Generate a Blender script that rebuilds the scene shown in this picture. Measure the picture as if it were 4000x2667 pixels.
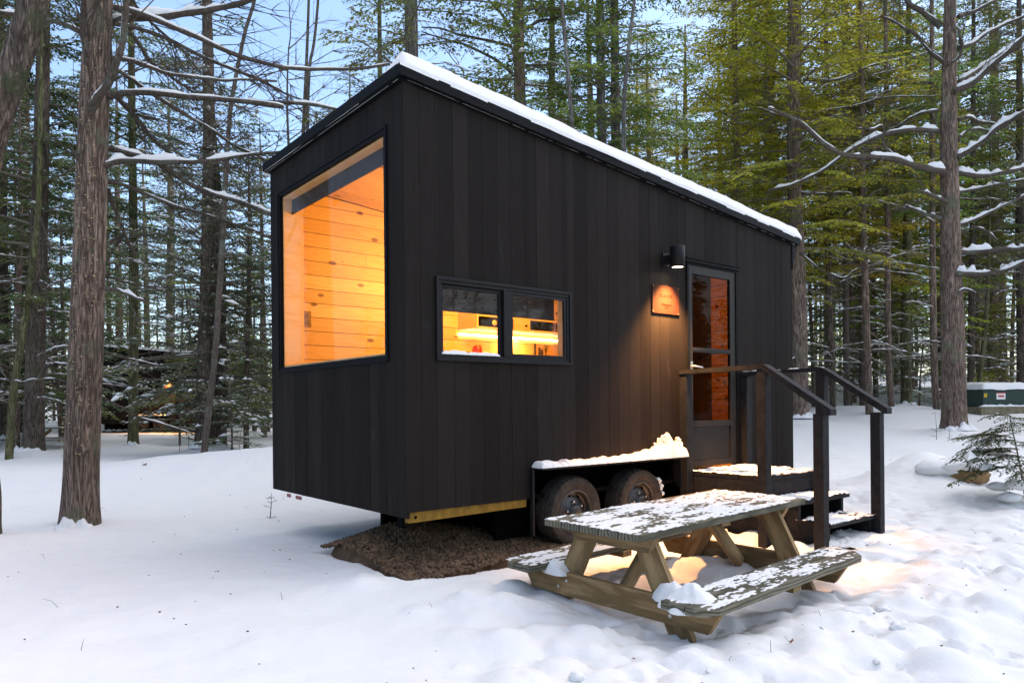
import bpy, bmesh, math, random
import numpy as np
from mathutils import Matrix, Vector
R = math.radians
for o in list(bpy.data.objects): bpy.data.objects.remove(o)
SC = bpy.context.scene
COL = SC.collection

# ------------------------------------------------------------------ camera
CAMH = 1.13
F, CX, CY, ROLL = 2816.0, 2000.0, 1584.14, -0.009
cam = bpy.data.cameras.new("camera"); camo = bpy.data.objects.new("camera", cam); COL.objects.link(camo)
cam.sensor_fit = 'HORIZONTAL'; cam.sensor_width = 36.0; cam.lens = F / 4000 * 36
cam.shift_y = (CY - 1333.5) / 4000; cam.clip_end = 1000; cam.clip_start = 0.05
camo.matrix_world = Matrix.Translation((0, 0, CAMH)) @ Matrix.Rotation(R(90), 4, 'X') @ Matrix.Rotation(ROLL, 4, 'Z')
SC.camera = camo

# ------------------------------------------------------------------ light
SUN_AZ, SUN_EL = R(60), R(60)      # azimuth from +Y towards +X
sd = Vector((math.sin(SUN_AZ) * math.cos(SUN_EL), math.cos(SUN_AZ) * math.cos(SUN_EL), math.sin(SUN_EL)))
w = bpy.data.worlds.new("World"); SC.world = w; w.use_nodes = True
nt = w.node_tree; bg = nt.nodes["Background"]
sky = nt.nodes.new("ShaderNodeTexSky"); sky.sky_type = 'NISHITA'; sky.sun_disc = False
sky.sun_elevation = SUN_EL; sky.sun_rotation = SUN_AZ; sky.air_density = 1.0; sky.dust_density = 1.0; sky.ozone_density = 2.0
nt.links.new(sky.outputs[0], bg.inputs[0]); bg.inputs[1].default_value = 0.15
sun = bpy.data.lights.new("sun", 'SUN'); sun.energy = 1.25; sun.angle = R(140); sun.color = (1, .84, .62)
suno = bpy.data.objects.new("sun", sun); COL.objects.link(suno)
suno.rotation_euler = sd.to_track_quat('Z', 'Y').to_euler(); suno.location = sd * 60
SC.view_settings.view_transform = 'Standard'; SC.view_settings.look = 'None'
SC.view_settings.exposure = 1.1; SC.view_settings.gamma = 1.0
SC.cycles.max_bounces = 8; SC.cycles.transparent_max_bounces = 12; SC.cycles.diffuse_bounces = 4
SC.cycles.use_denoising = True

# ------------------------------------------------------------------ pixel helpers (photo px, 4000 wide)
cr_, sr_ = math.cos(ROLL), math.sin(ROLL)
def at(px, py, y):
    u, v = px - CX, py - CY
    return Vector(((cr_ * u + sr_ * v) / F * y, y, CAMH - (-sr_ * u + cr_ * v) / F * y))

# ------------------------------------------------------------------ numpy noise
def _h(ix, iy, s):
    n = (ix.astype(np.int64) * 374761393 + iy.astype(np.int64) * 668265263 + s * 982451653) & 0x7fffffff
    n = ((n ^ (n >> 13)) * 1274126177) & 0x7fffffff
    n = n ^ (n >> 16)
    return (n & 0xffff) / 65535.0
def vnoise(x, y, s=0):
    x = np.asarray(x, float); y = np.asarray(y, float)
    ix, iy = np.floor(x), np.floor(y); fx, fy = x - ix, y - iy
    fx = fx * fx * fx * (fx * (fx * 6 - 15) + 10); fy = fy * fy * fy * (fy * (fy * 6 - 15) + 10)
    a = _h(ix, iy, s); b = _h(ix + 1, iy, s); c = _h(ix, iy + 1, s); d = _h(ix + 1, iy + 1, s)
    return (a * (1 - fx) + b * fx) * (1 - fy) + (c * (1 - fx) + d * fx) * fy - .5
def fbm(x, y, oct=4, s=0):
    r = 0; a = 1
    for i in range(oct):
        r = r + a * vnoise(x * 2 ** i + 17.3 * i, y * 2 ** i - 9.1 * i, s + i); a *= .5
    return r

# ------------------------------------------------------------------ materials
def nmat(name):
    m = bpy.data.materials.new(name); m.use_nodes = True
    t = m.node_tree; b = t.nodes["Principled BSDF"]
    return m, t, b
def N(t, typ, **kw):
    n = t.nodes.new(typ)
    for k, v in kw.items(): setattr(n, k, v)
    return n
def ramp(t, src, stops):
    r = N(t, "ShaderNodeValToRGB"); e = r.color_ramp.elements
    while len(e) < len(stops): e.new(.5)
    for i, (p, c) in enumerate(stops):
        e[i].position = p; e[i].color = (*c, 1) if len(c) == 3 else c
    t.links.new(src, r.inputs[0]); return r
def coords(t, scale=(1, 1, 1), out="Object"):
    tc = N(t, "ShaderNodeTexCoord"); mp = N(t, "ShaderNodeMapping"); mp.inputs["Scale"].default_value = scale
    t.links.new(tc.outputs[out], mp.inputs[0]); return mp.outputs[0]
def noise(t, vec, scale, detail=5, rough=.55, dist=0):
    n = N(t, "ShaderNodeTexNoise"); n.inputs["Scale"].default_value = scale; n.inputs["Detail"].default_value = detail
    n.inputs["Roughness"].default_value = rough; n.inputs["Distortion"].default_value = dist
    t.links.new(vec, n.inputs["Vector"]); return n.outputs[0]
def bump(t, b, h, strength=.4, dist=.01):
    n = N(t, "ShaderNodeBump"); n.inputs["Strength"].default_value = strength; n.inputs["Distance"].default_value = dist
    t.links.new(h, n.inputs["Height"]); t.links.new(n.outputs[0], b.inputs["Normal"]); return n
def mixc(t, fac, a, b, mode='MIX'):
    m = N(t, "ShaderNodeMix", data_type='RGBA', blend_type=mode)
    for s, v in ((m.inputs[0], fac), (m.inputs[6], a), (m.inputs[7], b)):
        if hasattr(v, "links") or isinstance(v, bpy.types.NodeSocket): t.links.new(v, s)
        elif isinstance(v, (int, float)): s.default_value = v
        else: s.default_value = (*v, 1)
    return m.outputs[2]

def m_simple(name, c1, c2, rough=.6, scale=20, sc3=(1, 1, 1), bs=.2, bd=.004, spec=.5, metal=0, pos=(.3, .7)):
    m, t, b = nmat(name); v = coords(t, sc3); n = noise(t, v, scale)
    r = ramp(t, n, [(pos[0], c1), (pos[1], c2)]); t.links.new(r.outputs[0], b.inputs["Base Color"])
    b.inputs["Roughness"].default_value = rough; b.inputs["Specular IOR Level"].default_value = spec; b.inputs["Metallic"].default_value = metal
    if bs: bump(t, b, n, bs, bd)
    return m

def m_snow(name, c=(.745, .74, .715), s=9, st=.5):
    m, t, b = nmat(name); v = coords(t)
    n1 = noise(t, v, s, 6, .6); n2 = noise(t, v, s * 14, 3, .6)
    a = N(t, "ShaderNodeMath", operation='MULTIPLY_ADD'); a.inputs[1].default_value = .25
    t.links.new(n2, a.inputs[0]); t.links.new(n1, a.inputs[2])
    bump(t, b, a.outputs[0], st, .02)
    r = ramp(t, n1, [(.25, [x * .97 for x in c]), (.75, c)]); t.links.new(r.outputs[0], b.inputs["Base Color"])
    b.inputs["Roughness"].default_value = .75; b.inputs["Specular IOR Level"].default_value = .25
    return m
M_SNOW = m_snow("snow"); M_SNOWB = m_snow("branch_snow", s=25, st=.3)

def m_bark(name, dark, mid, light, sc=10, lich=None):
    m, t, b = nmat(name)
    v = coords(t, (1, 1, .13))
    vo = N(t, "ShaderNodeTexVoronoi", feature='DISTANCE_TO_EDGE'); vo.inputs["Scale"].default_value = sc * 3.2
    nd = noise(t, v, sc * 1.5, 4)
    vm = N(t, "ShaderNodeVectorMath", operation='MULTIPLY_ADD'); vm.inputs[1].default_value = (.12, .12, .12)
    nn = N(t, "ShaderNodeTexNoise"); nn.inputs["Scale"].default_value = sc; t.links.new(v, nn.inputs["Vector"])
    t.links.new(nn.outputs[1], vm.inputs[0]); t.links.new(v, vm.inputs[2]); t.links.new(vm.outputs[0], vo.inputs["Vector"])
    nr = noise(t, coords(t, (1, 1, .11)), sc * 2.3, 5, .6, .9); nab = N(t, "ShaderNodeMath", operation='PINGPONG'); nab.inputs[1].default_value = .11; t.links.new(nr, nab.inputs[0])
    mu = N(t, "ShaderNodeMath", operation='MULTIPLY'); mu.inputs[1].default_value = 6; t.links.new(nab.outputs[0], mu.inputs[0])
    vs = N(t, "ShaderNodeMath", operation='MULTIPLY_ADD'); vs.inputs[1].default_value = 1.1; t.links.new(vo.outputs["Distance"], vs.inputs[0]); t.links.new(mu.outputs[0], vs.inputs[2])
    r1 = ramp(t, vs.outputs[0], [(.1, (0, 0, 0)), (.85, (1, 1, 1))])
    base = ramp(t, nd, [(.3, mid), (.7, light)])
    c = mixc(t, r1.outputs[0], dark, base.outputs[0])
    v2 = coords(t); n2 = noise(t, v2, 3.2, 6, .65)
    if lich:
        rl = ramp(t, n2, [(.54, (0, 0, 0)), (.68, (1, 1, 1))]); c = mixc(t, rl.outputs[0], c, lich)
    n3 = noise(t, v2, 1.1, 3)
    r3 = ramp(t, n3, [(.3, (.7, .7, .7)), (.7, (1.15, 1.12, 1.1))]); c = mixc(t, 1.0, c, r3.outputs[0], 'MULTIPLY')
    t.links.new(c, b.inputs["Base Color"]); b.inputs["Roughness"].default_value = .9; b.inputs["Specular IOR Level"].default_value = .2
    h = mixc(t, .3, r1.outputs[0], nd); bump(t, b, h, .9, .03)
    return m
M_BARK = m_bark("hemlock_bark", (.07, .05, .038), (.26, .183, .135), (.43, .32, .25), 9, (.16, .17, .11))
M_BARKD = m_bark("dark_bark", (.045, .035, .027), (.15, .114, .088), (.265, .21, .165), 9, (.07, .085, .04))
M_BARKG = m_bark("grey_bark", (.06, .055, .05), (.17, .155, .135), (.3, .28, .25), 11, (.27, .3, .24))
M_BARKM = m_bark("mossy_bark", (.045, .045, .022), (.14, .14, .062), (.26, .245, .12), 9, (.1, .13, .03))
M_TWIG = m_simple("twig_bark", (.10, .08, .06), (.24, .19, .145), .9, 30, bs=0)
M_LIMB = m_bark("limb_bark", (.08, .064, .05), (.2, .16, .125), (.31, .255, .205), 26, (.24, .27, .21))

def m_leaf(name):
    m, t, b = nmat(name)
    oi = N(t, "ShaderNodeObjectInfo"); ge = N(t, "ShaderNodeNewGeometry")
    r = ramp(t, ge.outputs["Random Per Island"], [(0, (.45, .5, .45)), (.5, (1, 1, 1)), (.85, (1.35, 1.3, 1.0)), (1, (1.9, 1.5, .9))])
    c = mixc(t, 1.0, oi.outputs["Color"], r.outputs[0], 'MULTIPLY')
    v = coords(t); n = noise(t, v, 1.3, 3)
    rn = ramp(t, n, [(.3, (.6, .7, .7)), (.7, (1.3, 1.2, 1.0))]); c = mixc(t, 1.0, c, rn.outputs[0], 'MULTIPLY')
    t.links.new(c, b.inputs["Base Color"]); b.inputs["Roughness"].default_value = .6; b.inputs["Specular IOR Level"].default_value = .3
    tr = N(t, "ShaderNodeBsdfTranslucent"); t.links.new(c, tr.inputs[0])
    mx = N(t, "ShaderNodeMixShader"); mx.inputs[0].default_value = .5
    t.links.new(b.outputs[0], mx.inputs[1]); t.links.new(tr.outputs[0], mx.inputs[2])
    t.links.new(mx.outputs[0], t.nodes["Material Output"].inputs[0]); return m
M_LEAF = m_leaf("needles")

def m_siding(name, a, bcol, rough=.5):
    m, t, b = nmat(name); ge = N(t, "ShaderNodeNewGeometry")
    r = ramp(t, ge.outputs["Random Per Island"], [(0, a), (1, bcol)])
    v = coords(t, (1, 1, .06)); n = noise(t, v, 55, 5, .65)
    r2 = ramp(t, n, [(.3, (.85, .85, .85)), (.7, (1.15, 1.15, 1.15))]); c = mixc(t, 1.0, r.outputs[0], r2.outputs[0], 'MULTIPLY')
    v3 = coords(t, (1, 1, .22)); n3 = noise(t, v3, 7, 6, .7)
    r3 = ramp(t, n3, [(.61, (0, 0, 0)), (.82, (.13, .13, .13))]); c = mixc(t, r3.outputs[0], c, (.2, .2, .21))
    t.links.new(c, b.inputs["Base Color"])
    rr = ramp(t, n3, [(.3, (rough - .1,) * 3), (.7, (rough + .15,) * 3)]); t.links.new(rr.outputs[0], b.inputs["Roughness"])
    b.inputs["Specular IOR Level"].default_value = .02
    bump(t, b, n, .2, .002); return m
M_SIDE = m_siding("charred_siding", (.0145, .0122, .0109), (.0225, .0189, .0168))
M_TRIM = m_simple("black_trim", (.004, .0044, .0055), (.0075, .008, .0097), .55, 30, bs=.05, spec=.07)
M_METAL = m_simple("black_metal", (.007, .007, .0075), (.012, .012, .0125), .42, 40, bs=.04, spec=.16)
M_BRONZE = m_simple("bronze_metal", (.014, .0125, .011), (.021, .019, .017), .45, 40, bs=.04, spec=.16)
M_STEP = m_simple("step_stain", (.008, .0085, .01), (.02, .0205, .022), .6, 18, (1, 1, 1), .2, .003, spec=.12)
M_BEAM = m_simple("amber_lit_steel", (.13, .07, .01), (.26, .145, .022), .6, 16, bs=.3, spec=.15)  # amber light on the side beam is put into the steel colour
M_DARK = m_simple("underbody_black", (.003, .003, .003), (.006, .0055, .005), .9, 20, spec=.05)
M_TYRE = m_simple("tyre_rubber", (.022, .018, .015), (.058, .048, .039), .8, 14, bs=.2, spec=.2)
M_RIM = m_simple("rim_black", (.012, .012, .012), (.03, .028, .025), .35, 25, bs=.1)
M_CHROME = m_simple("lug_steel", (.5, .48, .45), (.65, .62, .58), .3, 40, metal=1, bs=0)
M_COPPER = m_simple("copper_sign", (.023, .0078, .0041), (.033, .0117, .0062), .7, 6, spec=.1, bs=.03)
M_INK = m_simple("engraved_ink", (.004, .0025, .002), (.006, .004, .003), .9, 30, bs=0, spec=.02)

def m_wood(name, c1, c2, c3, rough=.7, green=None, knots=True, sc=1.0):
    m, t, b = nmat(name)
    v = coords(t, (1.2 * sc, 14 * sc, 14 * sc)); n = noise(t, v, 3.2, 6, .6, 1.2)
    wv = N(t, "ShaderNodeTexWave", wave_type='BANDS', bands_direction='Y'); wv.inputs["Scale"].default_value = 9 * sc
    wv.inputs["Distortion"].default_value = 6; wv.inputs["Detail"].default_value = 3; wv.inputs["Detail Scale"].default_value = .7
    v1 = coords(t, (.35, 1.6, 1.6)); t.links.new(v1, wv.inputs["Vector"])
    mm = mixc(t, .5, n, wv.outputs[0])
    r = ramp(t, mm, [(.25, c1), (.5, c2), (.8, c3)]); c = r.outputs[0]
    oi = N(t, "ShaderNodeObjectInfo"); ro = ramp(t, oi.outputs["Random"], [(0, (.8, .8, .82)), (1, (1.15, 1.12, 1.05))])
    c = mixc(t, 1.0, c, ro.outputs[0], 'MULTIPLY')
    if knots:
        vk = coords(t, (1.6, 4.2, 4.2)); k = N(t, "ShaderNodeTexVoronoi"); k.inputs["Scale"].default_value = 1.3; t.links.new(vk, k.inputs["Vector"])
        rk = ramp(t, k.outputs["Distance"], [(.06, (1, 1, 1)), (.13, (0, 0, 0))]); c = mixc(t, rk.outputs[0], c, [x * .35 for x in c1])
    if green:
        ng = noise(t, coords(t, (1, 1, 1)), 6, 5, .7); rg = ramp(t, ng, [(.45, (0, 0, 0)), (.75, (.55, .55, .55))]); c = mixc(t, rg.outputs[0], c, green)
    t.links.new(c, b.inputs["Base Color"]); b.inputs["Roughness"].default_value = rough; b.inputs["Specular IOR Level"].default_value = .3
    bump(t, b, mm, .25, .003); return m
M_PT = m_wood("treated_pine", (.16, .098, .042), (.28, .18, .085), (.37, .255, .125), green=(.16, .13, .05))
M_PTD = m_wood("weathered_board", (.06, .055, .036), (.13, .12, .085), (.21, .195, .15), green=(.055, .06, .03))

def m_pine(name):
    m, t, b = nmat(name); ge = N(t, "ShaderNodeNewGeometry")
    r = ramp(t, ge.outputs["Random Per Island"], [(0, (.50, .275, .082)), (.5, (.56, .32, .105)), (1, (.62, .37, .135))])
    v = coords(t, (1.1, 12, 12)); n = noise(t, v, 4, 6, .6, .8)
    r2 = ramp(t, n, [(.3, (.82, .78, .7)), (.7, (1.08, 1.08, 1.05))]); c = mixc(t, 1.0, r.outputs[0], r2.outputs[0], 'MULTIPLY')
    vk = coords(t, (3.4, 5.6, 7)); k = N(t, "ShaderNodeTexVoronoi"); k.inputs["Scale"].default_value = 1.0; k.inputs["Randomness"].default_value = 1
    t.links.new(vk, k.inputs["Vector"])
    rk = ramp(t, k.outputs["Distance"], [(.0, (.7, .7, .7)), (.05, (1, 1, 1)), (.12, (.85, .85, .85)), (.165, (0, 0, 0))])
    c = mixc(t, rk.outputs[0], c, (.13, .04, .012))
    t.links.new(c, b.inputs["Base Color"]); b.inputs["Roughness"].default_value = .5; bump(t, b, n, .06, .002); return m
M_PINE = m_pine("knotty_pine")
M_PLY = m_simple("pale_ply", (.55, .33, .13), (.62, .39, .17), .5, 5, (1, 1, 6), 0)
M_BLIND = m_simple("blind_fabric", (.024, .017, .013), (.034, .025, .019), .85, 120, bs=.1)
M_BRASS = m_simple("brass", (.15, .08, .028), (.2, .11, .04), .4, 30, metal=.4, bs=0)
M_RED = m_simple("red_enamel", (.5, .02, .012), (.6, .03, .018), .3, 10, bs=0)
M_WHITE = m_simple("white_paint", (.7, .68, .64), (.8, .78, .74), .5, 20, bs=0)
M_GREEN = m_simple("green_enamel", (.008, .03, .02), (.013, .042, .028), .6, 12, bs=.05)
M_CONC = m_simple("mossy_concrete", (.10, .085, .04), (.24, .21, .14), .9, 9, bs=.4, bd=.01)
M_ROCK = m_simple("tan_rock", (.13, .075, .03), (.30, .19, .085), .9, 5, bs=.8, bd=.03)
M_GRAV = m_simple("gravel_stone", (.055, .032, .016), (.17, .098, .05), .9, 12, bs=.5, bd=.006)
M_YELL = m_simple("yellow_sticker", (.7, .45, .02), (.75, .5, .03), .6, 20, bs=0)
M_REDP = m_simple("red_print", (.5, .05, .03), (.55, .06, .04), .6, 20, bs=0)
M_DLEAF = m_simple("dead_leaf", (.14, .05, .02), (.26, .11, .045), .8, 30, bs=.2)
M_FUNG = m_simple("pale_fungus", (.38, .29, .13), (.58, .47, .26), .8, 30, bs=0)
M_DEADW = m_simple("bleached_wood", (.28, .22, .15), (.5, .42, .32), .85, 10, (1, 1, .1), .4, .01)
def m_emit(name, c, s):
    m, t, b = nmat(name); b.inputs["Base Color"].default_value = (*c, 1); b.inputs["Emission Color"].default_value = (*c, 1)
    b.inputs["Emission Strength"].default_value = s; return m
M_LED = m_emit("led_glow", (1, .82, .5), 13); M_BULB = m_emit("lamp_glow", (1, .80, .50), 20); M_GLOW = m_emit("far_lamp_glow", (1, .42, .1), 5)
def m_glass(name, tint=(1, 1, 1)):
    m, t, b = nmat(name); t.nodes.remove(b)
    ge = N(t, "ShaderNodeNewGeometry"); dt = N(t, "ShaderNodeVectorMath", operation='DOT_PRODUCT'); t.links.new(ge.outputs["Normal"], dt.inputs[0]); t.links.new(ge.outputs["Incoming"], dt.inputs[1])
    ab = N(t, "ShaderNodeMath", operation='ABSOLUTE'); t.links.new(dt.outputs["Value"], ab.inputs[0])
    om = N(t, "ShaderNodeMath", operation='SUBTRACT'); om.inputs[0].default_value = 1; t.links.new(ab.outputs[0], om.inputs[1])
    pw = N(t, "ShaderNodeMath", operation='POWER'); pw.inputs[1].default_value = 5; t.links.new(om.outputs[0], pw.inputs[0])
    fr = N(t, "ShaderNodeMath", operation='MULTIPLY_ADD'); fr.inputs[1].default_value = .17; fr.inputs[2].default_value = .010; t.links.new(pw.outputs[0], fr.inputs[0])
    a = N(t, "ShaderNodeBsdfTransparent"); a.inputs[0].default_value = (*tint, 1)
    g = N(t, "ShaderNodeBsdfGlossy"); g.inputs["Roughness"].default_value = .01
    mx = N(t, "ShaderNodeMixShader"); t.links.new(fr.outputs[0], mx.inputs[0]); t.links.new(a.outputs[0], mx.inputs[1]); t.links.new(g.outputs[0], mx.inputs[2])
    t.links.new(mx.outputs[0], t.nodes["Material Output"].inputs[0]); return m
M_GLASS = m_glass("window_glass"); M_GLASSD = m_glass("tinted_glass", (.42, .33, .26))

# ------------------------------------------------------------------ object helpers
def tag(o, label=None, cat=None, group=None, kind=None):
    if label: o["label"] = label
    if cat: o["category"] = cat
    if group: o["group"] = group
    if kind: o["kind"] = kind
    return o
def empty(name, loc=(0, 0, 0), rz=0):
    o = bpy.data.objects.new(name, None); COL.objects.link(o); o.location = loc; o.rotation_euler = (0, 0, rz); o.empty_display_size = .2
    return o
class MB:
    def __init__(s): s.v = []; s.f = []; s.mi = []; s.n = 0; s.sm = []
    def add(s, v, f, mi=0, smooth=False):
        v = np.asarray(v, float).reshape(-1, 3); f = np.asarray(f, np.int64)
        s.v.append(v); s.f.append(f + s.n); s.mi.append(np.full(len(f), mi)); s.sm.append(np.full(len(f), smooth)); s.n += len(v)
    def box(s, x0, x1, y0, y1, z0, z1, mi=0):
        s.hexa([(x0, y0, z0), (x1, y0, z0), (x1, y1, z0), (x0, y1, z0), (x0, y0, z1), (x1, y0, z1), (x1, y1, z1), (x0, y1, z1)], mi)
    def hexa(s, v, mi=0):
        s.add(v, [(0, 3, 2, 1), (4, 5, 6, 7), (0, 1, 5, 4), (1, 2, 6, 5), (2, 3, 7, 6), (3, 0, 4, 7)], mi)
    def poly_y(s, pts, y0, y1, mi=0):      # polygon in x,z extruded along y, as one ngon mesh split in quads/fans
        n = len(pts); a = [(p[0], y0, p[1]) for p in pts]; b = [(p[0], y1, p[1]) for p in pts]
        s.add(a + b, [(i, (i + 1) % n, n + (i + 1) % n, n + i) for i in range(n)], mi)
        s.add(a, [(0, i, i + 1) for i in range(1, n - 1)], mi); s.add(b, [(0, i + 1, i) for i in range(1, n - 1)], mi)
    def tube(s, P, r, k=8, mi=0, caps=True, sq=1.0):
        v, f = tube(P, r, k, sq); s.add(v, f, mi, True)
        if caps:
            n = len(P)
            for ring, rev in ((0, True), (n - 1, False)):
                c = np.asarray(P[ring], float); idx = np.arange(k) + ring * k
                vv = np.vstack([v[idx], c]); ff = [(i, (i + 1) % k, k) if not rev else ((i + 1) % k, i, k) for i in range(k)]
                s.add(vv, ff, mi, True)
    def lathe(s, prof, k=32, mi=0, axis='z', c=(0, 0, 0), smooth=True):
        a = np.arange(k) * 2 * math.pi / k; pr = np.asarray(prof, float); n = len(pr)
        r = pr[:, 0][:, None]; z = np.repeat(pr[:, 1][:, None], k, 1); x = r * np.cos(a); y = r * np.sin(a)
        v = np.stack([x, y, z], -1) if axis == 'z' else np.stack([x, z, y], -1)
        v = v.reshape(-1, 3) + np.asarray(c); s.add(v, grid_faces(n, k, True), mi, smooth)
    def build(s, name, mats, parent=None, bevel=0, color=None):
        me = bpy.data.meshes.new(name)
        if s.v:
            V = np.vstack(s.v); cnt = [np.full(len(f), f.shape[1]) for f in s.f if len(f)]
            loops = np.concatenate([f.reshape(-1) for f in s.f if len(f)]); cnt = np.concatenate(cnt); st = np.concatenate([[0], np.cumsum(cnt)[:-1]])
            me.vertices.add(len(V)); me.vertices.foreach_set("co", V.reshape(-1).astype(np.float32))
            me.loops.add(len(loops)); me.loops.foreach_set("vertex_index", loops.astype(np.int32))
            me.polygons.add(len(cnt)); me.polygons.foreach_set("loop_start", st.astype(np.int32)); me.polygons.foreach_set("loop_total", cnt.astype(np.int32))
            me.polygons.foreach_set("material_index", np.concatenate(s.mi).astype(np.int32))
            me.polygons.foreach_set("use_smooth", np.concatenate(s.sm).astype(bool))
            me.update(calc_edges=True); me.validate()
        for m in (mats if isinstance(mats, (list, tuple)) else [mats]): me.materials.append(m)
        return link(name, me, parent, bevel, color)
def link(name, me, parent=None, bevel=0, color=None):
    o = bpy.data.objects.new(name, me); COL.objects.link(o)
    if parent: o.parent = parent
    if color: o.color = (*color, 1)
    if bevel:
        b = o.modifiers.new("bevel", 'BEVEL'); b.width = bevel; b.segments = 2; b.limit_method = 'ANGLE'
    return o
def grid_faces(n, k, wrap):
    i = np.arange(n - 1)[:, None]; j = np.arange(k if wrap else k - 1)[None, :]; j2 = (j + 1) % k
    return np.stack([i * k + j, i * k + j2, (i + 1) * k + j2, (i + 1) * k + j], -1).reshape(-1, 4)
def tube(P, r, k=8, sq=1.0):
    P = np.asarray(P, float); n = len(P); r = np.broadcast_to(np.asarray(r, float), (n,))
    T = np.gradient(P, axis=0); T /= np.linalg.norm(T, axis=1)[:, None] + 1e-12
    ref = np.array([0, 0, 1.0]) if np.abs(T[:, 2]).mean() < .8 else np.array([1.0, 0, 0])
    A = np.cross(T, ref); A /= np.linalg.norm(A, axis=1)[:, None] + 1e-12; B = np.cross(A, T)
    a = np.arange(k) * 2 * math.pi / k
    v = P[:, None] + r[:, None, None] * (np.cos(a)[None, :, None] * A[:, None] + sq * np.sin(a)[None, :, None] * B[:, None])
    return v.reshape(-1, 3), grid_faces(n, k, True)
def resample(P, step):
    P = np.asarray(P, float)
    if len(P) > 2:      # Catmull-Rom first
        Q = np.vstack([2 * P[0] - P[1], P, 2 * P[-1] - P[-2]]); out = []
        for i in range(1, len(Q) - 2):
            t = np.linspace(0, 1, 9)[:-1, None]; p0, p1, p2, p3 = Q[i - 1:i + 3]
            out.append(.5 * (2 * p1 + (p2 - p0) * t + (2 * p0 - 5 * p1 + 4 * p2 - p3) * t ** 2 + (3 * p1 - p0 - 3 * p2 + p3) * t ** 3))
        P = np.vstack(out + [P[-1:]])
    d = np.concatenate([[0], np.cumsum(np.linalg.norm(np.diff(P, axis=0), axis=1))])
    n = max(3, int(d[-1] / step) + 1); s = np.linspace(0, d[-1], n)
    return np.stack([np.interp(s, d, P[:, i]) for i in range(3)], 1), s / d[-1]
def copy_tree(o, parent=None):
    c = o.copy(); COL.objects.link(c)
    if parent: c.parent = parent
    for ch in list(o.children): copy_tree(ch, c)
    return c

# ------------------------------------------------------------------ terrain
CYAW = .6783; CC = np.array([-.7151, 4.8574]); CA = np.array([math.cos(CYAW), math.sin(CYAW)]); CB = np.array([-CA[1], CA[0]])
ANCH = np.array([(0, 2, -.02), (-3, 3, 0), (3, 3, -.06), (.9, 3.4, -.13), (.6, 4.3, -.09), (1.7, 4.3, -.11), (2.2, 5, -.08), (-.7, 4.9, 0), (-4.4, 7.35, -.02), (-3.5, 6, -.03), (0, 6, .0), (3.3, 6.6, -.0), (3, 8.5, .1), (5, 8.5, .08),
    (9.9, 16, .33), (8, 18, .62), (10.5, 21.5, 1.08), (14, 20, .85), (6, 21, .95), (14, 33, 1.9), (24, 33, 1.9), (4, 30, 1.4), (-3, 20, .35), (-7, 17, .08), (-11, 17, .06), (-9, 19, .1), (-14, 28, .18),
    (-15, 40, .5), (-30, 40, .5), (40, 60, 3.5), (0, 60, 2.2), (-40, 60, 1.2), (0, -10, -.1), (20, -10, 0), (-20, -10, 0), (-20, 8, 0), (20, 6, .15), (10, 9, .12), (100, 100, 6), (-100, 100, 3), (0, 140, 6), (-100, -100, 0), (100, -100, 0), (100, 0, 2), (-100, 0, 0)])
rnd = random.Random(7)
BUMPS = []      # x, y, amplitude, radius, sharpness
def add_bump(x, y, a, r, p=2.0): BUMPS.append((x, y, a, r, p))
def base_z(x, y):
    x = np.asarray(x, float); y = np.asarray(y, float); num = 0; den = 0
    for ax, ay, az in ANCH:
        wgt = 1 / ((x - ax) ** 2 + (y - ay) ** 2 + .35 + .002 * (x * x + y * y)) ** 1.6
        num = num + wgt * az; den = den + wgt
    return num / den
def lumps():
    # trampled clods round the picnic table and along the path to the steps
    for i in range(420):
        a = rnd.random()
        if a < .5:
            s = rnd.gauss(.9, .75); d = rnd.gauss(-1.05, .22)     # strip on the near side of the table
        elif a < .75: s = rnd.gauss(-.35, .28); d = rnd.gauss(-.2, .7)
        else: s = rnd.gauss(2.6, .5); d = rnd.gauss(-.3, .8)
        U = (math.cos(.7295), math.sin(.7295)); x = .42 + U[0] * s - U[1] * d; y = 4.01 + U[1] * s + U[0] * d
        r = rnd.uniform(.035, .13); add_bump(x, y, r * rnd.uniform(.25, .75), r, rnd.choice((2, 3, 4)))
    for i in range(220):
        x = rnd.uniform(-1.5, 6); y = rnd.uniform(1.6, 9) ; r = rnd.uniform(.05, .2)
        if x < .2 and y > 3.2: continue
        add_bump(x, y, r * rnd.uniform(-.3, .35), r, 2)
    for i in range(40):      # footprints of the path on the right
        t = i / 40; x = 2.7 + 3.2 * t + rnd.gauss(0, .25); y = 2.6 + 5.6 * t + rnd.gauss(0, .35)
        add_bump(x, y, -rnd.uniform(.02, .06), rnd.uniform(.12, .22), 3)
    for i in range(60):
        x = rnd.uniform(2.5, 9); y = rnd.uniform(4, 16); add_bump(x, y, rnd.uniform(-.04, .05), rnd.uniform(.15, .5), 2)
    # drifts
    for px, y, a, r in ((1150, 12.6, .2, 1.3), (1500, 12.4, .22, 1.2), (1750, 12.6, .2, 1.2), (3560, 8.9, .24, .45), (3650, 8.95, .22, .36), (3850, 7.8, .1, .3), (3330, 7.9, .08, .5)):
        p = at(px, 1600, y); add_bump(p.x, p.y, a, r)
    for px, y, a, r in ((700, 12.5, .12, 1.2), (900, 11.8, .14, 1.4), (230, 6.6, -.10, .9), (1900, 4.3, .05, .3), (2550, 4.9, .08, .2), (2700, 5.3, .1, .2), (2900, 5.1, .1, .25), (2250, 4.75, .07, .2)):
        p = at(px, 1600, y); add_bump(p.x, p.y, a, r)
lumps()
TREE_MOUNDS = []
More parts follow.
